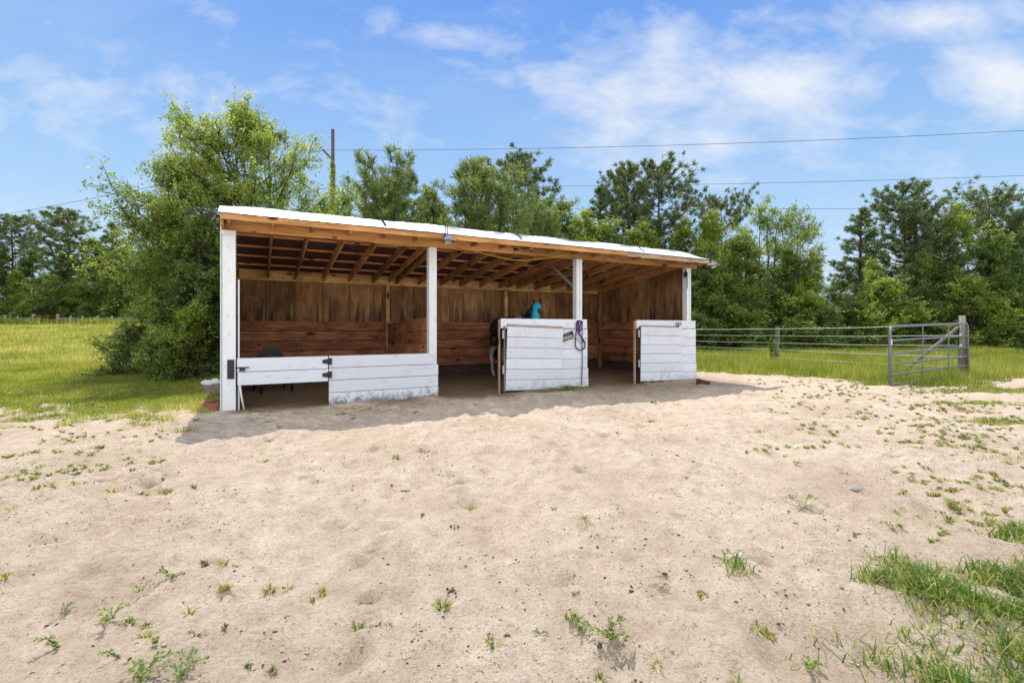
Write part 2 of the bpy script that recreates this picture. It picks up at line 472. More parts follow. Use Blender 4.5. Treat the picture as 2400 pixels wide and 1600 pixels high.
M['hay'] = mat_plain('straw', (.42, .32, .17), .9, 0, .1, var=.4)
M['twig'] = mat_plain('dry_twig', (.13, .09, .06), .9, 0, .1, var=.4)

def mat_roof():
    m, nt, out = new_mat('white_metal_roofing'); g = NT(nt)
    obj = g.n('ShaderNodeTexCoord').outputs['Object']
    n = g.noise(g.mapping(obj, (.6, 2, 2)), 2.0, 6, .65)
    col = g.ramp(n, [(.3, (.70, .71, .73)), (.55, (.84, .84, .84)), (.8, (.88, .88, .86))])
    f = g.noise(g.mapping(obj, (7, 1.2, 1.2)), 1.5, 5, .7)
    col = g.mix(g.ramp(f, [(.62, 0), (.8, .4)]), col, (.45, .43, .40))
    g.bsdf(out, col, .42, g.bump(n, .25, .02), .5)
    return m
M['roof'] = mat_roof()
def mat_glass():
    m, nt, out = new_mat('lamp_glass'); g = NT(nt)
    g.bsdf(out, (.9, .85, .75), .12, None, .5, 0, Transmission_Weight=.8, IOR=1.3)
    return m
M['glass'] = mat_glass()
def mat_horse():
    m, nt, out = new_mat('pinto_coat'); g = NT(nt)
    obj = g.n('ShaderNodeTexCoord').outputs['Object']
    sep = g.n('ShaderNodeSeparateXYZ'); g.l(obj, sep.inputs[0])
    n = g.noise(obj, 2.6, 3, .5)
    # white legs below the gaskin, white edge on the buttock, patch at the neck base
    leg = g.n('ShaderNodeMapRange'); g.l(sep.outputs[2], leg.inputs[0]); leg.inputs[1].default_value = .80; leg.inputs[2].default_value = .70
    but = g.n('ShaderNodeMapRange'); g.l(sep.outputs[1], but.inputs[0]); but.inputs[1].default_value = -.06; but.inputs[2].default_value = -.12
    bx = g.n('ShaderNodeMapRange'); g.l(sep.outputs[0], bx.inputs[0]); bx.inputs[1].default_value = -.10; bx.inputs[2].default_value = -.17
    nb = g.math('MULTIPLY', but.outputs[0], bx.outputs[0])
    px = g.math('ABSOLUTE', g.math('SUBTRACT', sep.outputs[0], 1.12))
    nk = g.n('ShaderNodeMapRange'); g.l(px, nk.inputs[0]); nk.inputs[1].default_value = .2; nk.inputs[2].default_value = .12
    w = g.math('MAXIMUM', g.math('MAXIMUM', leg.outputs[0], nb), nk.outputs[0])
    w = g.ramp(g.math('ADD', w, g.math('SUBTRACT', n, .5)), [(.45, 0), (.55, 1)])
    hair = g.noise(g.mapping(obj, (60, 60, 12)), 1.0, 3)
    blk = g.mix(hair, (.012, .009, .008), (.03, .022, .018)); wht = g.mix(hair, (.36, .32, .27), (.52, .47, .41))
    g.bsdf(out, g.mix(w, blk, wht), .55, g.bump(hair, .2, .003), .3)
    return m
M['coat'] = mat_horse()
G_OAK = [(.0, (.065,.105,.03)), (.35, (.18,.255,.06)), (.65, (.31,.39,.09)), (1.0, (.56,.56,.16))]
G_DEEP = [(.0, (.05,.09,.035)), (.4, (.14,.21,.068)), (.75, (.25,.32,.095)), (1.0, (.42,.47,.15))]
G_LIGHT = [(.0, (.09,.135,.03)), (.4, (.21,.29,.055)), (.75, (.37,.44,.08)), (1.0, (.62,.58,.14))]
G_PINE = [(.0, (.05,.085,.045)), (.4, (.14,.195,.085)), (.75, (.20,.26,.10)), (1.0, (.36,.39,.17))]
G_YPINE = [(.0, (.07,.11,.04)), (.4, (.15,.21,.06)), (.75, (.26,.33,.10)), (1.0, (.40,.43,.18))]
G_GRASS = [(.0, (.10,.135,.03)), (.35, (.21,.26,.05)), (.7, (.34,.36,.085)), (1.0, (.58,.49,.26))]
G_DRY = [(0.0, (0.053, 0.128, 0.018)), (0.4, (0.112, 0.217, 0.027)), (0.7, (0.24, 0.3, 0.06)), (1.0, (0.6, 0.495, 0.255))]
M['oak'] = mat_leaf('oak_leaves', G_OAK); M['deep'] = mat_leaf('deep_green_leaves', G_DEEP)
M['light'] = mat_leaf('yellow_green_leaves', G_LIGHT); M['pine'] = mat_leaf('pine_needles', G_PINE, .2)
M['ypine'] = mat_leaf('young_pine_needles', G_YPINE, .3)
M['grass'] = mat_leaf('pasture_grass', G_GRASS, .5, .3); M['dgrass'] = mat_leaf('coarse_grass', G_DRY, .4, .3)

# ------------------------------------------------------------------ ground
def axis_coords(fine0, fine1, step, lo, hi, growth=1.13, maxstep=30):
    a = list(np.arange(fine0, fine1, step)); st = step; x = a[-1]
    while x < hi: st = min(st * growth, maxstep); x += st; a.append(x)
    st = step; x = a[0]; b = []
    while x > lo: st = min(st * growth, maxstep); x -= st; b.append(x)
    return np.array(b[::-1] + a)
gx = axis_coords(-4.5, 5.5, .028, -500, 500, 1.035)
gy = axis_coords(1.4, 7.6, .026, -60, 700, 1.03)
GX, GY = np.meshgrid(gx, gy)
Z = terrain(GX, GY)
V = np.stack([GX.ravel(), GY.ravel(), Z.ravel()], 1)
ny, nx = GX.shape
idx = np.arange(nx * ny).reshape(ny, nx)
F = np.stack([idx[:-1, :-1].ravel(), idx[:-1, 1:].ravel(), idx[1:, 1:].ravel(), idx[1:, :-1].ravel()], 1)
me = np_mesh('ground', V, F, M['ground'], None, True)
ga = me.attributes.new('grass', 'FLOAT', 'POINT'); ga.data.foreach_set('value', (grass_mask(GX, GY) * (.5 + .5 * sstep(4.5, 8, GY))).ravel().astype(np.float32))
S_, D_ = (GX - OX) * CU + (GY - OY) * SU, -(GX - OX) * SU + (GY - OY) * CU
nz = fbm(GX, GY, 1.5, 4, 40) - .5
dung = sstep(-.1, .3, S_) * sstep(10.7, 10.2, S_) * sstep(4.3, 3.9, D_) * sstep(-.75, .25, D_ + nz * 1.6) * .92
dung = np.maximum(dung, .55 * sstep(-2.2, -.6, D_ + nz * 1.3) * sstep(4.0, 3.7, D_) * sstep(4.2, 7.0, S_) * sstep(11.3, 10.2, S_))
for i, (hx, hy) in enumerate(HOOF):
    if i >= 320 or (i * 53) % 17 == 0:
        dung = np.maximum(dung, (.75 if i >= 320 else .4) * np.exp(-(((GX - hx) ** 2 + (GY - hy) ** 2) / .055 ** 2) ** 1.5))  # larger hoof hollows get a darker centre through this mask
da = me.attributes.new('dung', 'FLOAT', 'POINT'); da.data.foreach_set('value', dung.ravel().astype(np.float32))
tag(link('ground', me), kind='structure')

# ------------------------------------------------------------------ blades
def blades(P, h, w, lean, mat, name, tint, base=None, curve=True, la=None):
    """P (n,2) ground points; h,w,lean arrays"""
    n = len(P)
    z0 = terrain(P[:, 0], P[:, 1], False) if base is None else base
    an = rng.uniform(0, 2 * PI, n); la = rng.uniform(0, 2 * PI, n) if la is None else la
    sx, sy = np.cos(an) * w / 2, np.sin(an) * w / 2
    lx, ly = np.cos(la) * lean * h, np.sin(la) * lean * h
    x, y = P[:, 0], P[:, 1]
    if curve:
        V = np.zeros((n, 5, 3))
        V[:, 0] = np.stack([x - sx, y - sy, z0 - .01], 1); V[:, 1] = np.stack([x + sx, y + sy, z0 - .01], 1)
        V[:, 2] = np.stack([x + sx * .8 + lx * .35, y + sy * .8 + ly * .35, z0 + h * .6], 1)
        V[:, 3] = np.stack([x - sx * .8 + lx * .35, y - sy * .8 + ly * .35, z0 + h * .6], 1)
        V[:, 4] = np.stack([x + lx, y + ly, z0 + h * (1 - .35 * lean)], 1)
        b = np.arange(n)[:, None] * 5
        Ft = np.concatenate([b + np.array([[0, 1, 2]]), b + np.array([[0, 2, 3]]), b + np.array([[3, 2, 4]])])
        k = 5
    else:
        V = np.zeros((n, 3, 3))
        V[:, 0] = np.stack([x - sx, y - sy, z0 - .01], 1); V[:, 1] = np.stack([x + sx, y + sy, z0 - .01], 1)
        V[:, 2] = np.stack([x + lx, y + ly, z0 + h], 1)
        Ft = np.arange(n * 3).reshape(n, 3); k = 3
    return np_mesh(name, V.reshape(-1, 3), Ft, mat, np.repeat(tint, k))

def scatter(n, x0, x1, y0, y1, thr=.5, power=1.0, clump=0.0, cs=2.0):
    X = rng.uniform(x0, x1, n); Y = y0 + (y1 - y0) * rng.uniform(0, 1, n) ** power
    m = grass_mask(X, Y)
    keep = m > thr + rng.uniform(-.25, .25, n)
    if clump: keep &= fbm(X, Y, cs, 3, 77) > clump + rng.uniform(-.12, .12, n)
    return np.stack([X[keep], Y[keep]], 1)
def in_view(P, marg=1.25):
    return P[np.abs(P[:, 0]) < P[:, 1] * 1.062 * marg + 1.0]

# right hand pasture
P = in_view(scatter(300000, 3.5, 36, 9.6, 29, .5, 1.15)); n = len(P)
tn = fbm(P[:, 0], P[:, 1], .9, 3, 31)
tn2 = fbm(P[:, 0], P[:, 1], 2.1, 3, 33); hh = rng.uniform(.08, .26, n) * (.25 + 2.2 * tn * tn2 * 1.5) * sstep(-.5, 1.6, P[:, 1] - np.interp(P[:, 0], FX, FY) + .8)
tag(link('pasture_grass', blades(P, hh + .03, rng.uniform(.010, .020, n) * (P[:, 1] / 14), rng.uniform(.1, .6, n), M['grass'], 'pasture_grass', np.clip(rng.normal(.52, .2, n) + (tn - .5) * .9 - (tn2 - .5) * .6, 0, 1), curve=False)),
    'bright green pasture grass behind the wire fence on the right', 'grass', kind='stuff')
# tall grass rows under the right hand wood edge
P = in_view(np.stack([rng.uniform(-8, 38, 26000), rng.uniform(26.4, 29.5, 26000)], 1)); n = len(P)
tag(link('tall_grass', blades(P, rng.uniform(.2, .6, n), rng.uniform(.02, .035, n), rng.uniform(.1, .5, n), M['grass'], 'tall_grass', np.clip(rng.normal(.35, .2, n), 0, 1), curve=False)),
    'taller unmown grass along the foot of the wood', 'grass', kind='stuff')
# left pasture
P = in_view(scatter(290000, -18, -3.0, 5.9, 16, .32, 1.05)); P = P[fbm(P[:, 0], P[:, 1], 1.7, 3, 19) > rng.uniform(.15, .55, len(P))]; n = len(P)
tn = fbm(P[:, 0], P[:, 1], .8, 3, 51)
hh = rng.uniform(.02, .08, n) * (.4 + 1.2 * tn) * (1 + 1.2 * sstep(11, 15, P[:, 1]))
tag(link('meadow_grass', blades(P, hh + .015, rng.uniform(.009, .018, n) * (P[:, 1] / 10), rng.uniform(.2, .9, n), M['grass'], 'meadow_grass', np.clip(rng.normal(.55, .2, n) + (tn - .5) * .9, 0, 1), curve=False)),
    'short yellow-green grass left of the shed', 'grass', kind='stuff')
P = in_view(np.stack([rng.uniform(-62, -5, 260000), 15 + 36 * rng.uniform(0, 1, 260000) ** 1.35], 1)); n = len(P)
tn = fbm(P[:, 0], P[:, 1], .45, 3, 61)
tn2 = fbm(P[:, 0], P[:, 1], 1.3, 3, 63); hh = rng.uniform(.08, .24, n) * (.15 + 2.6 * tn * tn2 * 1.3)
tag(link('field_grass', blades(P, hh, rng.uniform(.015, .03, n) * (P[:, 1] / 16), rng.uniform(.1, .5, n), M['grass'], 'field_grass', np.clip(rng.normal(.60, .18, n) + (tn - .5) * .9 - (tn2 - .5) * .7, 0, 1), curve=False)),
    'wide bright field of grass reaching the far fence', 'grass', kind='stuff')
# near coarse patches
def near_grass(name, label, box, N, hr, thr):
    P = scatter(N, *box, thr); n = len(P)
    tn = fbm(P[:, 0], P[:, 1], 3.5, 3, 71)
    k = (tn > rng.uniform(.25, .6, n)) & (grass_mask(P[:, 0], P[:, 1]) > rng.uniform(.05, 1.0, n)); P = P[k]; tn = tn[k]; n = len(P)
    t = np.where(rng.uniform(0, 1, n) < .32, rng.uniform(.8, 1, n), np.clip(rng.normal(.42, .2, n), 0, .78))
    tag(link(name, blades(P, rng.uniform(*hr, n) * (.5 + tn), rng.uniform(.004, .0085, n), rng.uniform(.4, 1.7, n), M['dgrass'], name, t)), label, 'grass', kind='stuff')
near_grass('coarse_grass', 'thick dark green coarse grass in the near right corner', (.9, 4.8, 1.1, 3.4), 90000, (.03, .11), .3)
near_grass('sparse_grass', 'thin grass patches on the sand at the right edge', (3.2, 12.5, 3.4, 11), 60000, (.03, .09), .35)
near_grass('edge_grass', 'low grass tufts on the sand at the left edge', (-7, -1.0, 1.5, 7.2), 42000, (.03, .09), .55)
# scattered tiny tufts everywhere on the sand
cent = []
for _ in range(34): cent.append((random.uniform(-4.6, 5.6), random.uniform(1.75, 8.5), random.uniform(.02, .06)))
for _ in range(90): y = random.uniform(3.0, 8.0); cent.append((random.uniform(.82, 1.06) * y, y, random.uniform(.04, .14)))
for _ in range(190): y = random.uniform(5, 12.0); cent.append((random.uniform(.50, 1.02) * y, y, random.uniform(.03, .12)))
for _ in range(90): y = random.uniform(3.8, 7.6); cent.append((-random.uniform(.72, 1.05) * y, y, random.uniform(.03, .11)))
for _ in range(22): y = random.uniform(1.7, 2.4); cent.append((random.uniform(-1.0, .6) * y, y, random.uniform(.03, .06)))
PP = []; AA = []; HH = []; TT = []
for cx, cy, r in cent:
    s, d = to_local(cx, cy)
    if -.3 < s < 10.4 and d > -.3: continue
    for q in range(1 + int(r * 55 * random.random())):
        tx, ty = random.gauss(cx, r * 1.3), random.gauss(cy, r * .8); k = random.randint(14, 46); a = rng.uniform(0, 2 * PI, k)
        sz = random.uniform(.35, .95); tn = random.gauss(.06, .16)
        PP.append(np.stack([tx + np.cos(a) * .012 * sz, ty + np.sin(a) * .012 * sz], 1)); AA.append(a + rng.normal(0, .5, k)); HH.append(rng.uniform(.016, .055, k) * sz)
        TT.append(np.where(rng.uniform(0, 1, k) < .42, rng.uniform(.75, 1, k), np.clip(rng.normal(.4, .18, k) + tn, 0, 1)))
P = np.concatenate(PP); n = len(P)
tag(link('tuft_grass', blades(P, np.concatenate(HH), rng.uniform(.003, .006, n) * (1 + P[:, 1] * .16), rng.uniform(.5, 1.9, n), M['dgrass'], 'tuft_grass', np.concatenate(TT), la=np.concatenate(AA))),
    'tiny scattered grass tufts across the sand', 'grass', kind='stuff')
# debris: crumbs of dung and dirt lying on the sand
def clods(N, boxes, smin, smax, name, mat, label, flat=.6):
    base = np.array([(0, 0, 1), (1, 0, 0), (.3, .95, 0), (-.8, .6, 0), (-.8, -.6, 0), (.3, -.95, 0), (0, 0, -.6)], float)
    tri = np.array([(0, 1, 2), (0, 2, 3), (0, 3, 4), (0, 4, 5), (0, 5, 1), (6, 2, 1), (6, 3, 2), (6, 4, 3), (6, 5, 4), (6, 1, 5)])
    X = rng.uniform(boxes[0], boxes[1], N); Y = boxes[2] + (boxes[3] - boxes[2]) * rng.uniform(0, 1, N) ** 1.3
    keep = (fbm(X, Y, 1.2, 3, 88) > rng.uniform(.3, .62, N)); ss_, dd_ = (X - OX) * CU + (Y - OY) * SU, -(X - OX) * SU + (Y - OY) * CU; keep &= ~((ss_ > -.2) & (ss_ < 10.3) & (dd_ > -.1)); X = X[keep]; Y = Y[keep]; N = len(X)
    S = smin + (smax - smin) * rng.uniform(0, 1, N) ** 5
    an = rng.uniform(0, 2 * PI, N); c, s = np.cos(an), np.sin(an)
    B = base[None] * (1 + rng.uniform(-.3, .3, (N, 7, 3))) * S[:, None, None]; B[:, :, 2] *= flat; B[:, :, 0] *= rng.uniform(1, 2.0, N)[:, None]
    Vx = B[:, :, 0] * c[:, None] - B[:, :, 1] * s[:, None] + X[:, None]; Vy = B[:, :, 0] * s[:, None] + B[:, :, 1] * c[:, None] + Y[:, None]
    Vz = B[:, :, 2] + (terrain(X, Y) + S * .25)[:, None]
    VV = np.stack([Vx, Vy, Vz], 2).reshape(-1, 3)
    FF = (np.arange(N)[:, None, None] * 7 + tri[None]).reshape(-1, 3)
    tag(link(name, np_mesh(name, VV, FF, mat)), label, 'debris', kind='stuff')
clods(14000, (-4.8, 6.0, 1.6, 8.5), .0018, .008, 'dirt_crumbs', M['dung'], 'dark crumbs of dirt and dung strewn over the sand')
clods(1700, (-1, 9.0, 1.8, 10.5), .003, .016, 'bark_chips', M['twig'], 'brown chips scattered on the right of the sandy yard', .4)
clods(60000, (-4.9, 6.2, 1.5, 8.0), .0018, .0068, 'sand_crumbs', M['sandclod'], 'loose crumbs of pale sand scuffed up all over the yard', .7)
# straw in front of and inside the shed
sl = rng.uniform(.3, 10.2, 9000); dl = rng.uniform(-1.3, 3.4, 9000)
k = fbm(sl, dl, 1.0, 3, 90) > rng.uniform(.35, .65, 9000); sl = sl[k]; dl = dl[k]
Pw = np.stack([OX + sl * CU - dl * SU, OY + sl * SU + dl * CU], 1); n = len(Pw)
zz = terrain(Pw[:, 0], Pw[:, 1], False) + .008
a = rng.uniform(0, 2 * PI, n); L = rng.uniform(.03, .1, n)
dx, dy = np.cos(a) * L, np.sin(a) * L; wx, wy = -np.sin(a) * .0035, np.cos(a) * .0035
V = np.zeros((n, 4, 3)); dz = rng.uniform(0, .02, n)
V[:, 0] = np.stack([Pw[:, 0] - dx - wx, Pw[:, 1] - dy - wy, zz], 1); V[:, 1] = np.stack([Pw[:, 0] - dx + wx, Pw[:, 1] - dy + wy, zz], 1)
V[:, 2] = np.stack([Pw[:, 0] + dx + wx, Pw[:, 1] + dy + wy, zz + dz], 1); V[:, 3] = np.stack([Pw[:, 0] + dx - wx, Pw[:, 1] + dy - wy, zz + dz], 1)
tag(link('straw', np_mesh('straw', V.reshape(-1, 3), np.arange(n * 4).reshape(n, 4), M['hay'])), 'loose straw littering the shed floor and doorway', 'straw', kind='stuff')

# ------------------------------------------------------------------ shed
shed = empty('horse_shed', (OX, OY, 0), TH)
tag(shed, 'open fronted wooden horse shed with three stalls and white metal roof', 'shed')
Z30 = Matrix.Rotation
def part(mb, name, mat, bevel=.004, parent=None): return mb.build(name, mat, parent or shed, bevel)
RL = lambda d: 2.90 - .1356 * d      # rafter underside
for (s0, s1) in ((0.0, .185), (3.31, 3.46), (6.65, 6.80), (10.02, 10.165)):
    mb = MB().box((s0, 0, -.15), (s1, .15, 2.775), 2)
    part(mb, 'post', M['post_paint'], .006)
    if s0 > 6: # seam of the doubled post
        part(MB().box((s0 + .075, -.003, .2), (s0 + .079, .004, 2.77), 2, tint=0), 'post_seam', M['black'], 0)
part(MB().box((-.004, -.028, 2.70), (.19, -.003, 2.772), 0), 'post_cap', M['post_paint'])
part(MB().box((-.022, -.012, -.1), (-.006, .2, 3.0), 2), 'corner_trim', M['post_paint'], .002)
part(MB().box((.214, .02, -.05), (.236, .05, 2.02), 2), 'jamb_strip', M['white'], .002)
part(MB().tube([(.30, -.05, -.02), (.262, -.035, .2), (.235, -.02, .42)], .014, 8), 'white_pipe', M['rope_white'], 0)
for s0 in (3.33, 6.67):
    part(MB().box((s0, 3.50, 0), (s0 + .10, 3.60, 2.36), 2), 'back_post', M['plate'])
part(MB().box((10.0, 3.48, 0), (10.1, 3.6, 2.36), 2), 'back_post', M['rafter'])
# beams
part(MB().box((.0, .03, 2.78), (5.1, .075, 2.975), 0).box((5.104, .03, 2.778), (10.40, .075, 2.970), 0), 'front_beam', M['beam'])
part(MB().box((.0, .088, 2.775), (10.2, .125, 2.96), 0), 'inner_beam', M['beam'])
part(MB().box((-.002, -.345, 2.875), (7.78, -.307, 2.966), 0, tint=.45), 'fascia', M['beam'])
part(MB().box((7.785, -.343, 2.860), (10.43, -.305, 2.955), 0, tint=.7), 'fascia', M['raw'])
part(MB().box((-.004, -.30, 2.79), (.035, .028, 2.962), 1), 'end_board', M['rafter'])
part(MB().box((10.36, -.30, 2.86), (10.395, .9, 2.955), 1), 'end_board', M['raw'])
# rafters
ks = [.10 + .585 * k for k in range(18)]
for i, s0 in enumerate(ks):
    s0 += random.uniform(-.015, .015)
    wd = .038
    mb = MB()
    mb.beam((s0, .13, RL(.13) + .055), (s0, 3.60, RL(3.60) + .055), wd, .17)
    mb.box((s0 - wd / 2, -.306, 2.845), (s0 + wd / 2, .03, 2.95), 1)
    part(mb, 'rafter', M['rafter'])
for s0 in (3.42, 6.78):
    part(MB().beam((s0, .13, RL(.13) + .068), (s0, 3.78, RL(3.78) + .068), .038, .14), 'rafter', M['rafter'])
for d in (.42, 1.10, 1.78, 2.46, 3.14):
    z = RL(d) + .142
    part(MB().box((0.06, d - .045, z), (5.2, d + .045, z + .036), 0).box((5.204, d - .045, z), (10.35, d + .045, z + .036), 0), 'purlin', M['purlin'])
# roof skins
def roof_grid(name, mat, d_of, z_of, s0, s1, nd, ns, dz=0):
    S = np.linspace(s0, s1, ns); T = np.linspace(0, 1, nd)
    SS, TT = np.meshgrid(S, T)
    Dd = d_of(SS, TT); Zz = z_of(SS, TT) + dz
    V = np.stack([SS.ravel(), Dd.ravel(), Zz.ravel()], 1); I = np.arange(nd * ns).reshape(nd, ns)
    F = np.stack([I[:-1, :-1].ravel(), I[:-1, 1:].ravel(), I[1:, 1:].ravel(), I[1:, :-1].ravel()], 1)
    o = link(name, np_mesh(name, V, F, mat, None, True), shed)
    return o
rr_ = lambda S: np.exp(-((S % .3 - .15) / .018) ** 2) * .012
wob = lambda S: (fbm(S, S * 0 + 3.3, .9, 3, 5) - .5) * .05
ridge_z = lambda S: 3.205 + wob(S) - .10 * sstep(9.7, 10.45, S) ** 2 - .025 * (1 - sstep(0, .8, S))
roof_grid('front_roof_flap', M['roof'], lambda S, T: -.372 + T * .575 + .012 * np.sin(S * 1.7) * (1 - T),
          lambda S, T: 2.972 - .010 * sstep(7, 10, S) + (ridge_z(S) - 2.972) * np.sin(T * PI / 2) ** 1.15 + rr_(S) * .35 + .010 * np.sin(T * PI) * np.sin(S * 4.1), 0 - .03, 10.44, 12, 520)
roof_grid('roof_sheet', M['roof'], lambda S, T: .203 + T * 3.82, lambda S, T: ridge_z(S) + (2.60 - ridge_z(S)) * T + rr_(S), -.03, 10.44, 10, 520)
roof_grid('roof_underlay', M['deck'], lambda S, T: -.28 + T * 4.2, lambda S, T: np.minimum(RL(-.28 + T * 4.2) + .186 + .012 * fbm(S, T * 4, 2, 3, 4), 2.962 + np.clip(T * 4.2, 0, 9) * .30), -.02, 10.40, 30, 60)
# dark lifted seams and screws on the flap
def flapz(s, d):
    T = (d + .372) / .575
    rz = float(ridge_z(np.array([s]))[0]); return 2.972 + (rz - 2.972) * math.sin(max(0, min(1, T)) * PI / 2) ** 1.15 + .024
mb = MB()
for (pa, _a, _b) in (((1030, 1090), 0, 0), ((1142, 1180), 0, 0), ((1185, 1248), 0, 0), ((1290, 1372), 0, 0), ((1440, 1480), 0, 0), ((1545, 1580), 0, 0)):
    s0, s1 = front(pa[0], 540, .0)[0], front(pa[1], 540, .0)[0]
    N = 10; up = []; lo = []
    for k in range(N + 1):
        t = k / N; s = s0 + (s1 - s0) * t; d = -.06 - .05 * t; w = .036 * math.sin(PI * t) ** .6 + .003
        up.append((s, d + w, flapz(s, d + w) + .006)); lo.append((s, d - w, flapz(s, d - w) + .006))
    mb = MB()
    for k in range(N): mb.poly([lo[k], lo[k + 1], up[k + 1], up[k]])
    part(mb, 'roof_seam', M['black'], 0)
mb = MB()
for px in (897, 1212, 1495):
    s = front(px, 540, -.1)[0]
    for k in range(8):
        d = -.30 + k * .052; z = flapz(s, d)
        part(MB().lathe((s + random.uniform(-.006, .006), d, z), [(.001, .02), (.014, .016), (.018, -.01)], 6), 'screw', M['black'], 0)
# back wall
part(MB().box((.05, 3.60, 2.345), (4.6, 3.64, 2.575), 0).box((4.604, 3.60, 2.34), (10.05, 3.64, 2.57), 0), 'wall_plate', M['plate'])
mb = MB(); x = .04
while x < 10.05:
    x1 = min(x + random.choice((.6, .61, .4, .8)), 10.06); mb.box((x, 3.66, 1.40), (x1 - .014, 3.68, 2.62), 2); x = x1
part(mb, 'plywood_wall', M['ply'], .002)
part(MB().box((.03, 3.686, 1.43), (10.1, 3.70, 2.60), 2, tint=0), 'backing', M['black'], 0)  # added black sheet, blocks outside light in the plywood gaps
mb = MB()
for k in range(5):
    z0 = .27 + k * .234
    for (a, b) in ((.06, 3.40), (3.405, 6.74), (6.745, 10.03)):
        mb.box((a, 3.61, z0), (b, 3.655, z0 + .219), 0)
part(mb, 'kick_boards', M['boards'])
part(MB().box((.03, 3.69, -.1), (10.1, 3.73, 1.42), 0, tint=0), 'skirt_board', M['deck'])
# side walls
def side(s_in, s_out, sg):
    top = lambda d: RL(d) + .13
    mb = MB(); a = .16
    while a < 3.6:
        b = min(a + 1.2, 3.65)
        mb.prism([(a, 1.40), (b - .004, 1.40), (b - .004, top(b)), (a, top(a))], min(s_in, s_out), max(s_in, s_out), 'x'); a = b
    part(mb, 'plywood_wall', M['ply'], 0)
    mb = MB()
    for k in range(5):
        z0 = .27 + k * .234 + .0
        q = s_in - sg * .045
        mb.box((min(q, s_in - sg * .005), .17, z0 + .01), (max(q, s_in - sg * .005), 3.60, z0 + .229), 1)
    part(mb, 'kick_boards', M['boards'])
    part(MB().box((min(s_out, s_out + sg * .02), .16, -.1), (max(s_out, s_out + sg * .02), 3.68, 1.42), 1, tint=0), 'skirt_board', M['deck'])
side(10.09, 10.11, 1)
side(.05, .03, -1)
part(MB().beam((10.05, .15, RL(.15) + .02), (10.05, 3.6, RL(3.6) + .02), .035, .18), 'rafter', M['rafter'])
# partitions
for s0 in (3.35, 6.70):
    mb = MB()
    for k in range(4):
        z0 = .34 + k * .262
        mb.prism([(.16, z0 + .10), (3.48, z0), (3.48, z0 + .248), (.16, z0 + .348)], s0 + .02, s0 + .06, 'x', grain_z=False)
    part(mb, 'stall_partition', M['boards'], .004)
# brace at the third post
part(MB().beam((6.72, .16, 2.15), (6.55, .95, 2.78), .09, .04), 'brace', M['greywood'])
part(MB().tube([front(1366, 700, .3), front(1360, 650, .35), front(1368, 615, .4)], .006, 6), 'dangling_wire', M['twig'], 0)
# stall 1: low swinging gate and fixed panel
gate = empty('stall_gate', (1.54, -.02, 0), 0, shed)
mb = MB().box((-1.335, -.02, .577), (-.006, .006, .788), 0).box((-1.33, -.02, .366), (-.002, .006, .569), 0)
mb.build('boards', M['white'], gate, .004)
for z in (.70, .475):
    hg = MB()
    hg.prism([(-.095, z - .026), (.0, z - .045), (.0, z + .045), (-.095, z + .03)], -.032, -.022, 'y')
    hg.prism([(.004, z - .055), (.055, z - .055), (.055, z + .055), (.004, z + .055)], -.036, -.026, 'y')
    hg.tube([(.002, -.036, z - .055), (.002, -.036, z + .055)], .009, 8)
    hg.build('hinge', M['dark_plate'], gate)
mb = MB().box((-1.36, -.045, .637), (-1.17, -.030, .652), 0)
mb.prism([(-1.31, .59), (-1.22, .59), (-1.235, .635), (-1.295, .635)], -.036, -.024, 'y')
mb.build('latch', M['black'], gate)
mb = MB().box((.07, -.012, .47), (.165, -.002, .77), 2)
part(mb, 'strike_plate', M['dark_plate'], .002)
mb = MB()
for k in range(4):
    z0 = -.035 + k * .2085
    mb.box((1.55, -.036, z0), ((3.41 if k == 3 else 3.475) + random.uniform(-.004, .004), -.006, z0 + .2), 0)
part(mb, 'front_panel', M['white_mud'], .004)
part(MB().box((1.555, .0, -.06), (1.60, .06, .79), 2), 'panel_stud', M['raw'])
# stall doors
def stall_door(sa, sj, sb, post_w, drop):
    part(MB().box((sa - post_w * .55, -.005, -.06), (sa - .004, .065, 1.435), 2), 'door_post', M['raw'])
    mb = MB().box((sa, -.030, 1.255), (sb - .01, -.004, 1.452), 0)
    part(mb, 'top_board', M['white'])
    mb = MB()
    for k in range(6):
        z0 = -.045 + k * .2155
        mb.box((sj + .002, -.032, z0), (sb + random.uniform(-.006, .006) + (.02 if k < 2 else 0), -.005, z0 + .2085), 0, jit=.001)
    part(mb, 'front_panel', M['white_worn'])
    dr = empty('stall_door', (sa + .05, -.045, 0), 0, shed)
    W_ = sj - sa - .05
    rot = Matrix.Rotation(drop, 3, 'Y'); pv = (0, 0, 0)
    mb = MB()
    for k in range(6):
        z0 = .012 + k * .2165
        mb.box((.03, -.026, z0), (W_ + random.uniform(-.004, .006), .0, z0 + .2095), 0, rot, pv, jit=.001)
    mb.build('boards', M['white_worn'], dr, .004)
    MB().box((.02, -.045, 1.312), (W_ - .0 if post_w > .04 else W_ * .85, -.001, 1.345 if post_w > .04 else 1.327), 0, rot, pv).build('top_rail', M['raw'], dr, .003)
    MB().box((-.004, -.034, -.02), (.022, -.004, 1.30), 2).build('edge_strap', M['dark_plate'] if post_w < .04 else M['greywood'], dr, .002)
    for z in (.35, 1.05):
        MB().box((-.05, -.05, z), (-.01, -.03, z + .17), 2).build('hinge', M['galv'], dr, .002)
    return dr
stall_door(4.79, 6.20, 6.92, .045, .036)
stall_door(8.34, 9.76, 10.30, .035, .018)
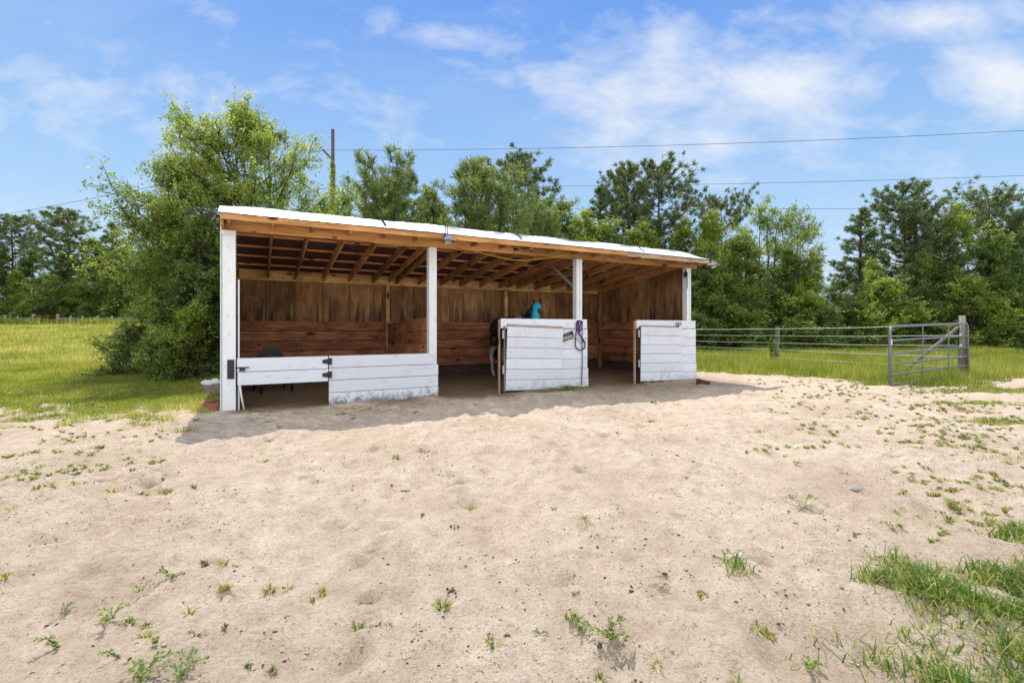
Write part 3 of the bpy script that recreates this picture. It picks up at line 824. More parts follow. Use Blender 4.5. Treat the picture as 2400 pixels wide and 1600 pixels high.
# black fixture and strap on the right post
part(MB().box((9.97, -.02, 2.55), (10.018, .06, 2.66), 2).tube([(9.99, -.03, 2.62), (9.93, -.05, 2.68), (9.90, -.03, 2.63), (9.93, 0, 2.56)], .02, 8)
     .tube([(9.99, -.03, 2.57), (10.0, -.035, 2.42), (9.985, -.035, 2.33), (10.01, -.035, 2.25)], .008, 6), 'wire_insulator', M['black_plastic'], 0)

# things on the shed ------------------------------------------------
def shed_thing(name, label, cat, s, d, z, group=None, rz=0):
    o = empty(name, to_world(s, d, z), TH + rz); return tag(o, label, cat, group)
def barn_lamp(label, s, d, z, rz):
    """gooseneck solar lamp; local +x points away from its mount"""
    t = shed_thing('barn_lamp', label, 'lamp', s, d, z, 'gooseneck lamps on the shed roof edge', rz)
    MB().lathe((0, 0, 0), [(0, .0), (.035, .0), (.035, .015), (0, .015)], 14, M=Matrix.Rotation(PI / 2, 3, 'Y')).build('mount', M['black'], t)
    pts = [(0, 0, 0), (.015, 0, .08)] + [(.075 - .06 * math.cos(a), 0, .15 + .08 * math.sin(a)) for a in np.linspace(.1, PI - .1, 9)] + [(.138, 0, .07), (.14, 0, .0)]
    MB().tube(pts, .008, 8).build('gooseneck', M['black'], t)
    R45 = Matrix.Rotation(PI / 4, 3, 'Z')
    sh = MB().lathe((.14, 0, 0), [(.015, .03), (.03, .0), (.085, -.02), (.10, -.06), (.165, -.085), (.163, -.09), (.09, -.07), (.01, -.05)], 4, M=R45)
    for i in range(len(sh.sm)): sh.sm[i] = False
    so = sh.build('shade', mat_shade, t)
    MB().box((.085, -.058, -.045), (.195, .058, -.018), 0).build('solar_panel', mat_solar, t, .002)
    MB().lathe((.14, 0, -.085), [(.062, 0), (.066, -.02), (.060, -.05), (.042, -.075), (.018, -.088), (.001, -.09)], 18).build('globe', M['glass'], t)
    MB().lathe((.14, 0, -.08), [(.02, 0), (.022, -.02), (.026, -.04), (.015, -.06), (.001, -.064)], 12).build('bulb', M['cordlamp'], t)
    return t
mat_shade = mat_plain('lamp_shade_steel', (.28, .31, .38), .35, .5, .5, var=.4, scale=9)
mat_solar = mat_plain('solar_cell', (.05, .07, .13), .25, .2, .5, var=.3, scale=20)
M['cordlamp'] = mat_plain('warm_bulb', (.7, .5, .3), .4)
s_, d_, z_ = front(1043, 556, -.35)
barn_lamp('gooseneck lamp above the white middle post', s_, d_, z_, -PI / 2)
barn_lamp('gooseneck lamp sticking out at the right roof end', 10.435, -.33, 2.93, 0)
t = shed_thing('flood_light', 'dark floodlight on the upper left corner of the shed', 'lamp', -.025, .05, 2.98)
R = Matrix.Rotation(-.9, 3, 'Y')
MB().box((-.17, -.07, -.03), (-.06, .07, .06), 0, R, (-.11, 0, 0)).build('housing', M['black'], t, .006)
MB().tube([(0, 0, 0), (-.05, 0, .03), (-.09, 0, .02)], .014, 8).build('bracket', M['black'], t)
MB().box((-.162, -.06, -.036), (-.07, .06, -.031), 0, R, (-.11, 0, 0)).build('lens', M['galv'], t)
# yellow cord
pts = [(633, 546), (670, 549), (712, 551), (748, 546), (782, 541), (820, 553), (878, 568), (935, 575), (997, 576.8), (1031, 574), (1049, 570), (1065, 573), (1110, 588), (1160, 601), (1200, 609), (1229, 610.5), (1270, 607), (1317, 600), (1332, 594.5), (1350, 600), (1366, 606)]
mb = MB().tube([to_world(*front(x, y, -.02 if x < 1045 or x > 1070 else -.06)) for x, y in pts], .0055, 6)
tag(mb.build('yellow_cord', M['cord']), 'yellow cord draped along the front beam of the shed', 'cord')
# halter and rope on the middle door
def onface(px, py, d=-.06):
    return to_world(*front(px, py, d))
hz = lambda x, y, d=-.055: onface(1290 + x / 14.25, 740 + y / 14.25, d)
t = tag(empty('halter', hz(980, 220)), 'purple halter and lead rope hanging at the right end of the middle door', 'halter')
def rope(lst, r, mat, name, par, seg=7):
    L = [Vector(p) - par.location for p in lst]
    # smooth by Chaikin
    for _ in range(2):
        Q = [L[0]]
        for a, b in zip(L[:-1], L[1:]): Q += [a * .75 + b * .25, a * .25 + b * .75]
        Q.append(L[-1]); L = Q
    return MB().tube(L, r, seg).build(name, mat, par)
rope([hz(905, 170), hz(880, 400, -.06), hz(850, 650), hz(830, 900), hz(850, 1060), hz(930, 1140), hz(1040, 1155), hz(1130, 1090), hz(1160, 980), hz(1160, 900)], .011, M['navy'], 'lead_loop', t)
rope([hz(1050, 180), hz(1060, 420), hz(1065, 640), hz(1055, 880), hz(1060, 1100), hz(1070, 1568), hz(1040, 2300)], .009, M['navy'], 'lead_rope', t)
rope([hz(920, 180, -.07), hz(940, 380, -.075), hz(1010, 520, -.07), hz(930, 560, -.07), hz(1000, 640, -.065), hz(1100, 800), hz(1160, 890)], .013, M['purple'], 'crown_strap', t)
rope([hz(1040, 190, -.07), hz(980, 360, -.08), hz(920, 500, -.07), hz(960, 620, -.07), hz(1040, 700, -.065), hz(1080, 830), hz(1170, 900)], .013, M['purple'], 'cheek_strap', t)
rope([hz(890, 190, -.075), hz(870, 300, -.075), hz(900, 460, -.07), hz(1000, 500, -.075), hz(1060, 380, -.075), hz(1070, 200, -.075), hz(980, 150, -.075), hz(890, 180, -.075)], .012, M['purple'], 'nose_band', t)
rope([hz(905, 180, -.07), hz(990, 240, -.085), hz(1065, 190, -.07)], .022, M['purple'], 'coiled_knot', t)
rope([hz(860, 745), hz(950, 820), hz(1045, 940)], .005, M['navy'], 'string', t)
MB().lathe(Vector(hz(970, 245, -.085)) - t.location, [(.0, .02), (.018, .012), (.02, 0), (.0, -.02)], 10).build('metal_snap', M['galv'], t)
# welcome sign
sc_ = front(1290 + 575 / 14.25, 740 + 680 / 14.25, -.05)
t = tag(empty('welcome_sign', to_world(*sc_), TH), 'small dark wooden welcome sign hung crookedly on the middle door', 'sign')
ang = -.32
Rt = Matrix.Rotation(ang, 3, 'Y')
MB().box((-.155, -.012, -.075), (.155, .006, .075), 0, Rt, (0, 0, 0)).build('sign_board', M['sign'], t, .003)
cu = bpy.data.curves.new('lettering', 'FONT'); cu.body = 'Welcome'; cu.size = .085; cu.extrude = .0015; cu.align_x = 'CENTER'; cu.align_y = 'CENTER'
co = bpy.data.objects.new('tmp', cu); COL.objects.link(co)
dg = bpy.context.evaluated_depsgraph_get()
lm = bpy.data.meshes.new_from_object(co.evaluated_get(dg)); bpy.data.objects.remove(co)
lm.materials.clear(); lm.materials.append(M['lettering'])
lm.transform(Matrix.Translation((0, -.0145, 0)) @ Rt.to_4x4() @ Matrix.Translation((-.02, 0, -.015)) @ Matrix.Rotation(PI / 2, 4, 'X') @ Matrix.Diagonal((.72, 1.1, 1, 1)))
link('lettering', lm, t)
mb = MB()
hp = [(.06, .02), (.085, .01), (.11, .0), (.125, .02), (.14, .0), (.15, .02), (.145, .05), (.13, .07), (.11, .06), (.10, .075), (.085, .055), (.06, .045)]
mb.prism([(x, z) for x, z in hp], -.022, -.013, 'y')
mb.v = [tuple(Rt @ Vector(p)) for p in mb.v]; mb.build('horse_emblem', M['black'], t)
MB().tube([Rt @ Vector((-.13, -.005, .07)), Vector((-.005, -.01, .285)), Rt @ Vector((.13, -.005, .07))], .0025, 6).build('hanging_string', M['twig'], t)
# snap hook on the right hand door
sp = front(1560 + 135 / 4.61, 580 + 830 / 4.61, -.05)
t = tag(empty('snap_hook', to_world(*sp), TH), 'black ring and snap hooked on the top of the right hand door', 'hook')
MB().tube([(-.035 + .04 * math.cos(a), -.01, .045 * math.sin(a)) for a in np.linspace(0, 2 * PI, 17)], .009, 8, cap=False).build('ring', M['black'], t)
MB().tube([(.045 + .04 * math.cos(a), -.02, .015 + .035 * math.sin(a)) for a in np.linspace(-2.4, 2.2, 15)], .009, 8).build('hook', M['black'], t)
MB().box((-.02, -.02, -.08), (.005, .0, -.03), 2).build('shank', M['black'], t)

# ------------------------------------------------------------------ plastic chair in the left stall
wx, wy, _ = to_world(*[*front(640, 850, 1.75)][:2])
t = tag(empty('plastic_chair', (wx, wy, .03), TH + .25), 'black plastic armchair with arched back standing in the left stall', 'chair')
def arcback(w, z0, z1, n=15):
    return [(w * math.cos(a), z0 + (z1 - z0) * math.sin(a)) for a in np.linspace(0, PI, n)]
mb = MB(); outer = arcback(.29, .50, .86); inner = arcback(.225, .50, .70)
for k in range(14):
    a, b, c, d = outer[k], outer[k + 1], inner[k + 1], inner[k]
    for y0, fl in ((.20, 1), (.225, -1)):
        q = [(a[0], y0, a[1]), (b[0], y0, b[1]), (c[0], y0, c[1]), (d[0], y0, d[1])]
        mb.poly(q if fl > 0 else q[::-1])
    mb.poly([(a[0], .20, a[1]), (a[0], .225, a[1]), (b[0], .225, b[1]), (b[0], .20, b[1])])
mb.build('backrest', M['black_plastic'], t)
mb = MB()
for k in range(9): x = -.16 + k * .04; mb.box((x - .008, .205, .42), (x + .008, .22, .50 + .2 * math.sqrt(max(.05, 1 - (x / .24) ** 2))), 2)
for z in (.50, .55, .60): mb.box((-.19, .204, z - .006), (.19, .221, z + .006), 0)
mb.build('back_slats', M['black_plastic'], t)
MB().box((-.26, -.25, .40), (.26, .22, .425), 0).build('seat', M['black_plastic'], t, .01)
for sx in (-1, 1):
    MB().tube([(sx * .27, .2, .60), (sx * .32, .05, .64), (sx * .33, -.15, .63), (sx * .30, -.25, .55), (sx * .27, -.25, .42)], .022, 8).build('armrest', M['black_plastic'], t)
    for sy in (-1, 1):
        MB().tube([(sx * .24, sy * .21, .41), (sx * .28, sy * .26, -.02)], [.03, .022], 8).build('leg', M['black_plastic'], t)

# ------------------------------------------------------------------ horse
def skin(name, verts, edges, radii, mat, parent, sub=2, root=0, smooth=True):
    me = bpy.data.meshes.new(name); me.from_pydata(verts, edges, [])
    o = bpy.data.objects.new(name, me); COL.objects.link(o)
    o.modifiers.new('Skin', 'SKIN')
    for i, sv in enumerate(me.skin_vertices[0].data):
        r = radii[i]; sv.radius = r if hasattr(r, '__len__') else (r, r); sv.use_root = (i == root)
    o.modifiers['Skin'].use_smooth_shade = smooth
    m = o.modifiers.new('Sub', 'SUBSURF'); m.levels = sub; m.render_levels = sub
    dg = bpy.context.evaluated_depsgraph_get(); dg.update()
    nm = bpy.data.meshes.new_from_object(o.evaluated_get(dg))
    bpy.data.objects.remove(o)
    nm.materials.clear(); nm.materials.append(mat); nm.name = name
    nm.polygons.foreach_set('use_smooth', [True] * len(nm.polygons))
    return link(name, nm, parent)
HX, HY = -.30, 12.32
horse = empty('horse', (HX, HY, .03), TH - PI / 2); horse.scale = (1.04, 1.04, 1.025)
tag(horse, 'black and white pinto horse in a blue fly mask behind the middle door', 'horse')
v = []; e = []; r = []
def add(p, rad, prev=None):
    v.append(p); r.append(rad); i = len(v) - 1
    if prev is not None: e.append((prev, i))
    return i
pel = add((.02, 0, 1.28), (.25, .27))
crp = add((-.17, 0, 1.24), (.20, .20), pel)
dock = add((-.27, 0, 1.26), (.09, .09), crp)
loin = add((.38, 0, 1.24), (.25, .27), pel)
bar = add((.72, 0, 1.20), (.27, .31), loin)
wit = add((1.04, 0, 1.22), (.22, .31), bar)
sho = add((1.26, .02, 1.20), (.19, .24), wit)
n1 = add((1.37, .06, 1.36), (.13, .18), sho)
n2 = add((1.45, .12, 1.50), (.10, .14), n1)
n3 = add((1.49, .16, 1.61), (.085, .10), n2)
FHD = Vector((.74, -.67, 0)); SHD = Vector((.67, .74, 0)); PO = Vector((1.50, .17, 0))
def hd(t, z): q = PO + FHD * t; return (q.x, q.y, z)
h1 = add(hd(.07, 1.65), (.095, .105), n3)
h2 = add(hd(.16, 1.53), (.095, .115), h1)
h3 = add(hd(.24, 1.39), (.075, .09), h2)
h4 = add(hd(.30, 1.26), (.06, .065), h3)
h5 = add(hd(.33, 1.19), (.052, .055), h4)
for sy in (-1, 1):
    a = add((-.05, sy * .15, 1.02), (.13, .17), pel)
    a = add((.02, sy * .16, .84), (.085, .12), a)
    a = add((-.10, sy * .165, .66), (.055, .065), a)
    a = add((-.17, sy * .17, .52), (.042, .055), a)
    a = add((-.12, sy * .17, .36), (.030, .034), a)
    a = add((-.10, sy * .17, .18), (.028, .031), a)
    a = add((-.07, sy * .17, .13), (.038, .040), a)
    a = add((-.03, sy * .17, .06), (.034, .036), a)
    a = add((-.005, sy * .17, .005), (.052, .052), a)
    a = add((1.16, sy * .13, .98), (.10, .13), sho if sy > 0 else wit)
    a = add((1.14, sy * .14, .76), (.062, .075), a)
    a = add((1.17, sy * .145, .52), (.045, .05), a)
    a = add((1.17, sy * .145, .46), (.038, .042), a)
    a = add((1.17, sy * .145, .20), (.027, .03), a)
    a = add((1.18, sy * .145, .13), (.036, .036), a)
    a = add((1.22, sy * .145, .06), (.034, .034), a)
    a = add((1.25, sy * .145, .005), (.05, .05), a)
skin('body', v, e, r, M['coat'], horse, 2, 0)
for sy in (-1, 1):
    ear = MB(); c = Vector(hd(.04, 1.735)) + SHD * sy * .065
    prof = [(.001, .13), (.018, .10), (.032, .05), (.028, .01), (.015, -.02)]
    ear.lathe(c, prof, 10, M=Matrix.Rotation(sy * -.18, 3, 'X')); ear.build('ear', M['hair'], horse)
# mane
mb = MB()
for k in range(60):
    t = k / 59; p = Vector((1.22, .02, 1.44)).lerp(Vector((1.50, .17, 1.76)), t) + Vector((0, random.uniform(-.02, .02), 0))
    mb.tube([p, p + Vector((-.03, -.09, -.03)), p + Vector((-.04, -.13, -.16 - random.random() * .12))], [.014, .011, .003], 5)
mb.build('mane', M['hair'], horse)
mb = MB()
for k in range(70):
    a = random.uniform(0, 2 * PI); q = random.random() ** .5
    p0 = Vector((-.31, q * .02 * math.cos(a), 1.27)); w = q * .085
    x1 = Vector((-.41 + w * .3 * math.sin(a), w * .7 * math.cos(a), 1.12)); x2 = Vector((-.40 + w * .6 * math.sin(a), w * math.cos(a), .8)); x3 = Vector((-.35 + w * .6 * math.sin(a), w * math.cos(a) * 1.1, .42 + random.random() * .15))
    mb.tube([p0, x1, x2, x3], [.02, .018, .014, .004], 5)
mb.build('tail', M['hair'], horse)
# fly mask: a shell over the head from poll to nose
mv = [hd(.01, 1.70), hd(.08, 1.67), hd(.17, 1.54), hd(.25, 1.40), hd(.29, 1.31)]
mk = skin('fly_mask', mv, [(0, 1), (1, 2), (2, 3), (3, 4)], [(.10, .12), (.108, .125), (.112, .132), (.09, .105), (.078, .088)], M['blue_mesh'], horse, 2, 0)
for sy in (-1, 1):
    ep = MB(); c = Vector(hd(.20, 1.56)) + SHD * sy * .078
    nrm = (SHD * sy * .78 + FHD * .68 + Vector((0, 0, .2))).normalized()
    Mx = nrm.to_track_quat('Z', 'Y').to_matrix()
    ep.lathe(c, [(.001, .062), (.036, .056), (.062, .038), (.078, .010), (.074, -.03)], 18, M=Mx); ep.build('eye_mesh', M['black_mesh'], mk)

# ------------------------------------------------------------------ bits around the shed
def brick(name, label, loc, size, mat, rz, group=None, cat='brick', tilt=0):
    x, y = loc
    o = MB().box((-size[0] / 2, -size[1] / 2, 0), (size[0] / 2, size[1] / 2, size[2])).build(name, mat, None, .006)
    o.location = (x, y, gz(x, y) + (loc[2] if len(loc) > 2 else -.01)); o.rotation_euler = (tilt, 0, rz)
    return tag(o, label, cat, group)
def bp(px, py): Y = 1412.5 / (py - 770); return ((px - 1200) / 1130 * Y, Y)
b0 = bp(499, 958)
for i, (px, py, lab) in enumerate(((500, 960, 'red brick nearest the foot of the left corner post'), (503, 948, 'middle red brick beside the left corner post'), (506, 934, 'red brick farthest back beside the left wall'))):
    x, y = bp(px, py); o = brick('brick', lab, (x - .04, y), (.20, .10, .075 + .05 * (i == 0)), M['brick'], .6 + .3 * i, 'bricks along the left wall')
x, y = bp(500, 925); brick('concrete_block', 'grey concrete block standing against the left wall', (x + .02, y), (.3, .2, .2), M['concrete'], TH, cat='block')
x, y = bp(442, 906); brick('paving_brick', 'long pale orange brick lying in the grass left of the shed', (x, y), (.5, .1, .06), M['tile'], .3, 'pale bricks in the grass')
x, y = bp(482, 908); brick('paving_brick', 'short pale orange brick next to the grey block', (x, y), (.3, .14, .07), M['tile'], .05, 'pale bricks in the grass')
sk = MB()
prf = [(.001, .13), (.08, .125), (.14, .10), (.19, .07), (.21, .03), (.17, -.02)]
sk.lathe((0, 0, 0), prf, 16)
sk.v = [(x * (1 + .12 * math.sin(x * 19 + y * 21)), y * (1 + .12 * math.sin(x * 23)), z * (1 + .2 * math.sin(x * 25 + y * 17))) for x, y, z in sk.v]
sk = sk.build('sack', M['bag'])
sk.location = (bp(500, 908)[0], bp(500, 908)[1], gz(*bp(500, 908)) + .08); sk.scale = (1.1, .7, .8); tag(sk, 'crumpled white sack lying behind the grey block', 'sack')
x, y = bp(1644, 897)
mb = MB().prism([(-.10, 0), (.16, 0), (.19, .09), (-.07, .15)], -.08, .09, 'y'); o = mb.build('broken_block', M['darkbrick'], None, .008)
o.location = (x, y, gz(x, y) - .01); o.rotation_euler = (0, 0, .3); tag(o, 'dark red broken block by the right corner of the shed', 'block')
# stones and stick
for px, py, sz, lab in ((2014, 1138, .07, 'flat grey stone on the sand at right'), (1452 / 1.96 * 0 + 2008, 1138, 0, None)):
    if not lab: continue
    x, y = bp(px, py); o = MB().lathe((0, 0, 0), [(.001, .5), (.55, .42), (.95, .15), (1, 0), (.8, -.3)], 9).build('stone', M['concrete']); o.scale = (sz, sz * .6, sz * .6)
    o.location = (x, y, gz(x, y)); tag(o, lab, 'stone')
x, y = bp(478, 1302); o = MB().tube([(-.05, 0, .01), (0, .006, .012), (.05, -.012, .01)], [.004, .008, .012], 6).build('stick', M['twig']); o.location = (x, y, gz(x, y)); o.rotation_euler = (0, 0, -.5)
tag(o, 'short brown stick lying on the near left sand', 'stick')
# dung piles
for px, py, lab in ((1062, 1362, 'low dark dung heap in the near middle sand'), (945, 1133, 'dark dung crumbs in a hoof print below the shed'), (1058, 1220, 'small dung heap right of the middle of the yard'), (415, 1232, 'dark dung in the left part of the yard'), (195, 1240, 'dung bits at the far left of the sand')):
    x, y = bp(px, py); mb = MB()
    for k in range(9):
        a = random.uniform(0, 2 * PI); q = random.uniform(0, .055); s = random.uniform(.004, .009)
        mb.lathe((q * math.cos(a), q * math.sin(a) * .7, s * .2), [(.001, s * .8), (s * .8, s * .45), (s, 0), (s * .6, -s * .4)], 7)
    o = mb.build('dung_heap', M['dung']); o.location = (x, y, gz(x, y)); tag(o, lab, 'dung', 'dung heaps on the sand')

# broadleaf weeds ---------------------------------------------------
def weed_mesh(seed, n_st=7, R=.11, leaf=.022, H=.06):
    rg = np.random.default_rng(seed); Vs = []; Fs = []; T = []
    b = 0
    for i in range(n_st):
        a = rg.uniform(0, 2 * PI); L = R * rg.uniform(.5, 1.2); hh = H * rg.uniform(.4, 1.4)
        for k in range(15):
            t = (k + 1) / 15; p = np.array([math.cos(a) * L * t, math.sin(a) * L * t, hh * math.sin(t * 2.2)])
            la = a + rg.uniform(-1.4, 1.4); l = leaf * rg.uniform(.6, 1.3); w = l * .36
            d = np.array([math.cos(la), math.sin(la), rg.uniform(-.1, .7)]); s = np.array([-math.sin(la), math.cos(la), rg.uniform(-.2, .2)])
            Vs += [p, p + d * l * .5 + s * w, p + d * l, p + d * l * .5 - s * w]; Fs.append([b, b + 1, b + 2, b + 3]); b += 4; T += [rg.uniform(.15, .8)] * 4
    return np_mesh('weed', np.array(Vs), np.array(Fs), M['dgrass'], T)
WM = [weed_mesh(100 + i, 6 + i % 3 * 3, .09 + .02 * (i % 3), .02 + .004 * (i % 2), .05 + .02 * (i % 3)) for i in range(5)]
weeds = [(140, 1508, 1.3, 'round leafy weed low in the left corner of the sand'), (258, 1440, 1.1, 'leafy weed above the left corner weed'), (330, 1376, .8, 'small sprig in the line of weeds at left'), (398, 1355, 1.1, 'green weed with pointed leaves on the near left sand'),
         (150, 1412, .7, 'thin pale weed near the left edge'), (275, 1545, .9, 'yellow-green weed at the bottom left'), (340, 1590, 1.2, 'broad leafy weed cut by the bottom edge at left'), (430, 1582, 1.1, 'tall weed beside the broad weed at the bottom edge'),
         (460, 1498, .6, 'small dark tuft weed on the lower left sand'), (1360, 1466, .9, 'single upright weed on the lower middle sand'), (1265, 1465, .8, 'flat yellow-green weed left of the upright weed'), (1430, 1490, 1.2, 'bushy weed on the lower sand right of the middle'),
         (1880, 1178, 1.4, 'sprawling grey-green weed on the right of the yard'), (1865, 1085, 1.2, 'olive weed in the right part of the yard'), (2095, 1225, 1.1, 'pale low weed towards the right edge'), (2000, 1245, .8, 'little yellow-green weed right of the yard middle'),
         (1700, 1318, .9, 'thin reddish weed in the right half of the sand'), (1550, 1368, .5, 'tiny dark weed right of the yard middle'), (1895, 1545, 1.1, 'weed at the edge of the thick corner grass')]
for i, (px, py, sc, lab) in enumerate(weeds):
    x, y = bp(px, min(py, 1597)); o = link('weed', WM[i % 5]); o.location = (x, y, gz(x, y) + .005); sc *= .56; o.scale = (sc, sc, sc); o.rotation_euler = (0, 0, i * 1.3)
    tag(o, lab, 'weed', 'leafy weeds on the sand')
mb = weed_mesh(222, 26, .45, .05, .09)
o = link('creeping_weed', mb); x, y = to_world(6.15, -.32)[:2]; o.location = (x, y, gz(x, y) + .005); o.rotation_euler = (0, 0, TH); o.scale = (1.7, .55, .7)
tag(o, 'dark green creeping weed along the foot of the middle door', 'weed')

# ------------------------------------------------------------------ tube gate and fences (right)
GA = Vector((8.2, 10.46, 0)); GB = Vector((12.02, 12.72, 0))
gl = (GB - GA).length; ga_ = math.atan2(GB.y - GA.y, GB.x - GA.x)
g_ = empty('tube_gate', (GA.x, GA.y, 0), ga_); tag(g_, 'grey tubular metal farm gate standing open by the grass', 'gate')
zt0, zt1 = 1.30, 1.385; zb0, zb1 = .03, .06
def gzl(f, u): return (zb0 + (zt0 - zb0) * (1 - f)) * (1 - u) + (zb1 + (zt1 - zb1) * (1 - f)) * u
fr = []
for (x, f) in ((0, 1.0), (0, .5), (0, .12), (.03, .035), (.12, .0)): fr.append((x, 0, gzl(f, 0)))
fr.append((gl * .5, 0, gzl(0, .5)))
for (x, f) in ((gl - .12, 0), (gl - .03, .035), (gl, .12), (gl, 1.0)): fr.append((x, 0, gzl(f, 1)))
MB().tube(fr, .031, 10).build('frame', M['gate_metal'], g_)
for f in (.245, .47, .65, .83, 1.0):
    MB().tube([(.02, 0, gzl(f, 0)), (gl / 2, 0, gzl(f, .5)), (gl - .02, 0, gzl(f, 1))], .022, 8).build('rail', M['gate_metal'], g_)
for u in (.36, .70):
    MB().box((gl * u - .022, -.03, gzl(1, u)), (gl * u + .022, -.018, gzl(0, u)), 2).build('stay', M['gate_metal'], g_)
for f in (.2, .85):
    MB().tube([(gl, 0, gzl(f, 1)), (gl + .1, .03, gzl(f, 1))], .016, 8).build('hinge', M['galv'], g_)
MB().box((-.03, -.032, gzl(.31, 0)), (.03, -.028, gzl(.22, 0))).build('tag_plate', M['rope_white'], g_)

fn = empty('wire_fence', (11.94, 12.85, 0), 0); tag(fn, 'five strand white wire fence running behind the shed to the gate post', 'fence')
fd = Vector((-.4625, 1, 0)).normalized()
MB().tube([(0.06, 0, -.3), (0.06, 0, .8), (0.05, 0, 1.60)], [.085, .082, .078], 12, .5).build('gate_post', M['greywood'], fn)
MB().tube([(0, .03, 1.30), (-.42, .95, .28), (-.55, 1.2, -.1)], .045, 8).build('brace', M['greywood'], fn)
def fpt(t, z): p = fd * t; return (p.x, p.y, z)
fposts = [5.30, 11.2]
for i, t in enumerate(fposts):
    x, y, _ = fpt(t, 0); h = 1.32
    MB().box((x - .05, y - .05, -.2), (x + .05, y + .05, h), 2, Matrix.Rotation(.4, 3, 'Z') @ Matrix.Rotation(.035 if i == 0 else -.02, 3, 'Y')).build('post', M['greywood'], fn, .006)
for z, z0 in ((1.24, 1.36), (.99, 1.07), (.73, .80), (.49, .50), (.20, .22)):
    pts = []
    ss = [0, 2.6, 5.3, 8.2, 11.2, 14, 17]
    for k, t in enumerate(ss):
        sag = .0 if k % 2 == 0 else .025
        zz = z0 + (z - z0) * min(1, t / 5.3) - sag
        q = fpt(t, zz); pts.append((q[0] - .05, q[1] - .0, zz))
    MB().tube(pts, .0105, 6).build('wire', M['rope_white'], fn)
for z in (1.07, .8, .5): MB().lathe((-.03, -.05, z), [(.001, .04), (.03, .03), (.035, -.02), (.001, -.035)], 8).build('insulator', M['rope_white'], fn)
# upright weed by the fence post
wm = weed_mesh(300, 30, .12, .07, .75); o = link('tall_weed', wm); x, y = 9.35, 17.3; o.location = (x, y, 0); tag(o, 'tall green weed growing beside the leaning fence post', 'weed')

# far left fence ----------------------------------------------------
YF = 47.0; zf = 1.46
ff = empty('field_fence', (at(60, YF)[0], YF, 0)); tag(ff, 'low wooden post and mesh fence across the far left field', 'fence')
bx = ff.location.x
mesh_posts = [-260, -190, -120, -50, 12, 42, 79, 136, 166, 193, 229, 262, 296, 330, 365, 400, 440, 480]
for px in mesh_posts:
    X = at(px, YF)[0] - bx; h = 1.2 if px in (79, 136) else 1.05
    w = .12 if px in (79, 136) else .07
    MB().tube([(X, 0, zf - .3), (X + random.uniform(-.05, .05), 0, zf + h)], w, 8).build('post', M['greywood'], ff)
mb = MB()
for z in (.1, .3, .5, .7, .86):
    for a, b in ((-260, 79), (136, 480)):
        mb.tube([(at(a, YF)[0] - bx, 0, zf + z), (at(b, YF)[0] - bx, 0, zf + z)], .010, 4)
x = at(136, YF)[0] - bx
while x < at(480, YF)[0] - bx: mb.box((x - .006, -.006, zf + .1), (x + .006, .006, zf + .86)); x += .22
mb.build('wire_mesh', M['galv'], ff)
for a, b in ((42, 79), (136, 166)):
    MB().tube([(at(a, YF)[0] - bx, -.1, zf + .72), (at(b, YF)[0] - bx, -.1, zf + .72)], .045, 8).build('rail', M['greywood'], ff)
pg = empty('pipe_gate', (at(82, YF)[0], YF - .1, zf)); tag(pg, 'rusty pipe gate between two posts of the far fence', 'gate')
Lg = at(133, YF)[0] - at(82, YF)[0]
MB().tube([(0, 0, .05), (0, 0, 1.05), (Lg, 0, 1.05), (Lg, 0, .05), (0, 0, .05)], .035, 6).build('frame', M['rust'], pg)
for z in (.28, .5, .75): MB().tube([(0, 0, z), (Lg, 0, z)], .022, 6).build('rail', M['rust'], pg)
for u in (.33, .66): MB().box((Lg * u - .05, -.03, 0), (Lg * u + .05, .03, 1.03), 2).build('stay', M['rust'], pg)

# power pole and wires ----------------------------------------------
PX, PY = at(780, 32)[0], 32.0
pole = empty('power_pole', (PX, PY, 0)); tag(pole, 'tall wooden power pole rising behind the big tree', 'pole')
MB().tube([(0, 0, -.5), (0, 0, 7), (0, 0, 14.45)], [.17, .14, .11], 12).build('mast', M['polewood'], pole)
MB().beam((-.02, 0, 12.45), (-.68, 0, 13.12), .13, .14).build('brace_arm', M['polewood'], pole)
MB().lathe((-.68, 0, 13.12), [(.001, .1), (.05, .08), (.06, .02), (.03, -.04)], 10).build('insulator', M['galv'], pole)
MB().tube([(-.3, 0, 13.95), (.4, 0, 14.0)], .014, 6).build('pin', M['galv'], pole)
def wire(label, pa, pb, r=.014, sag=.35):
    pts = [Vector(pa).lerp(Vector(pb), k / 16) - Vector((0, 0, sag * 4 * (k / 16) * (1 - k / 16))) for k in range(17)]
    c = pts[0]; o = MB().tube([p - c for p in pts], r, 5).build('power_wire', M['cable']); o.location = c; tag(o, label, 'wire', 'overhead wires from the pole')
def pt(px, py, Y): q = at(px, Y, py); return Vector(q)
def ext(a, b, k): return a + (b - a) * k
A = pt(757, 352, 32); B = ext(A, pt(2400, 289, 27.8), 1.35)
wire('topmost overhead wire running right from the pole', A, B, .014, .55)
A2 = pt(790, 436, 32); wire('middle overhead wire running right from the pole', A2, ext(A2, pt(2400, 398, 28.8), 1.35), .012, .45)
A3 = pt(785, 482, 32); wire('lowest overhead wire running right from the pole', A3, ext(A3, pt(2400, 474, 29.5), 1.35), .011, .35)
wire('overhead wire running left from the pole above the far wood', A, ext(A, pt(0, 499, 49), 1.3), .018, .3)
wire('lower overhead wire running left behind the pines', A2, ext(A2, pt(0, 566, 50), 1.3), .016, .2)

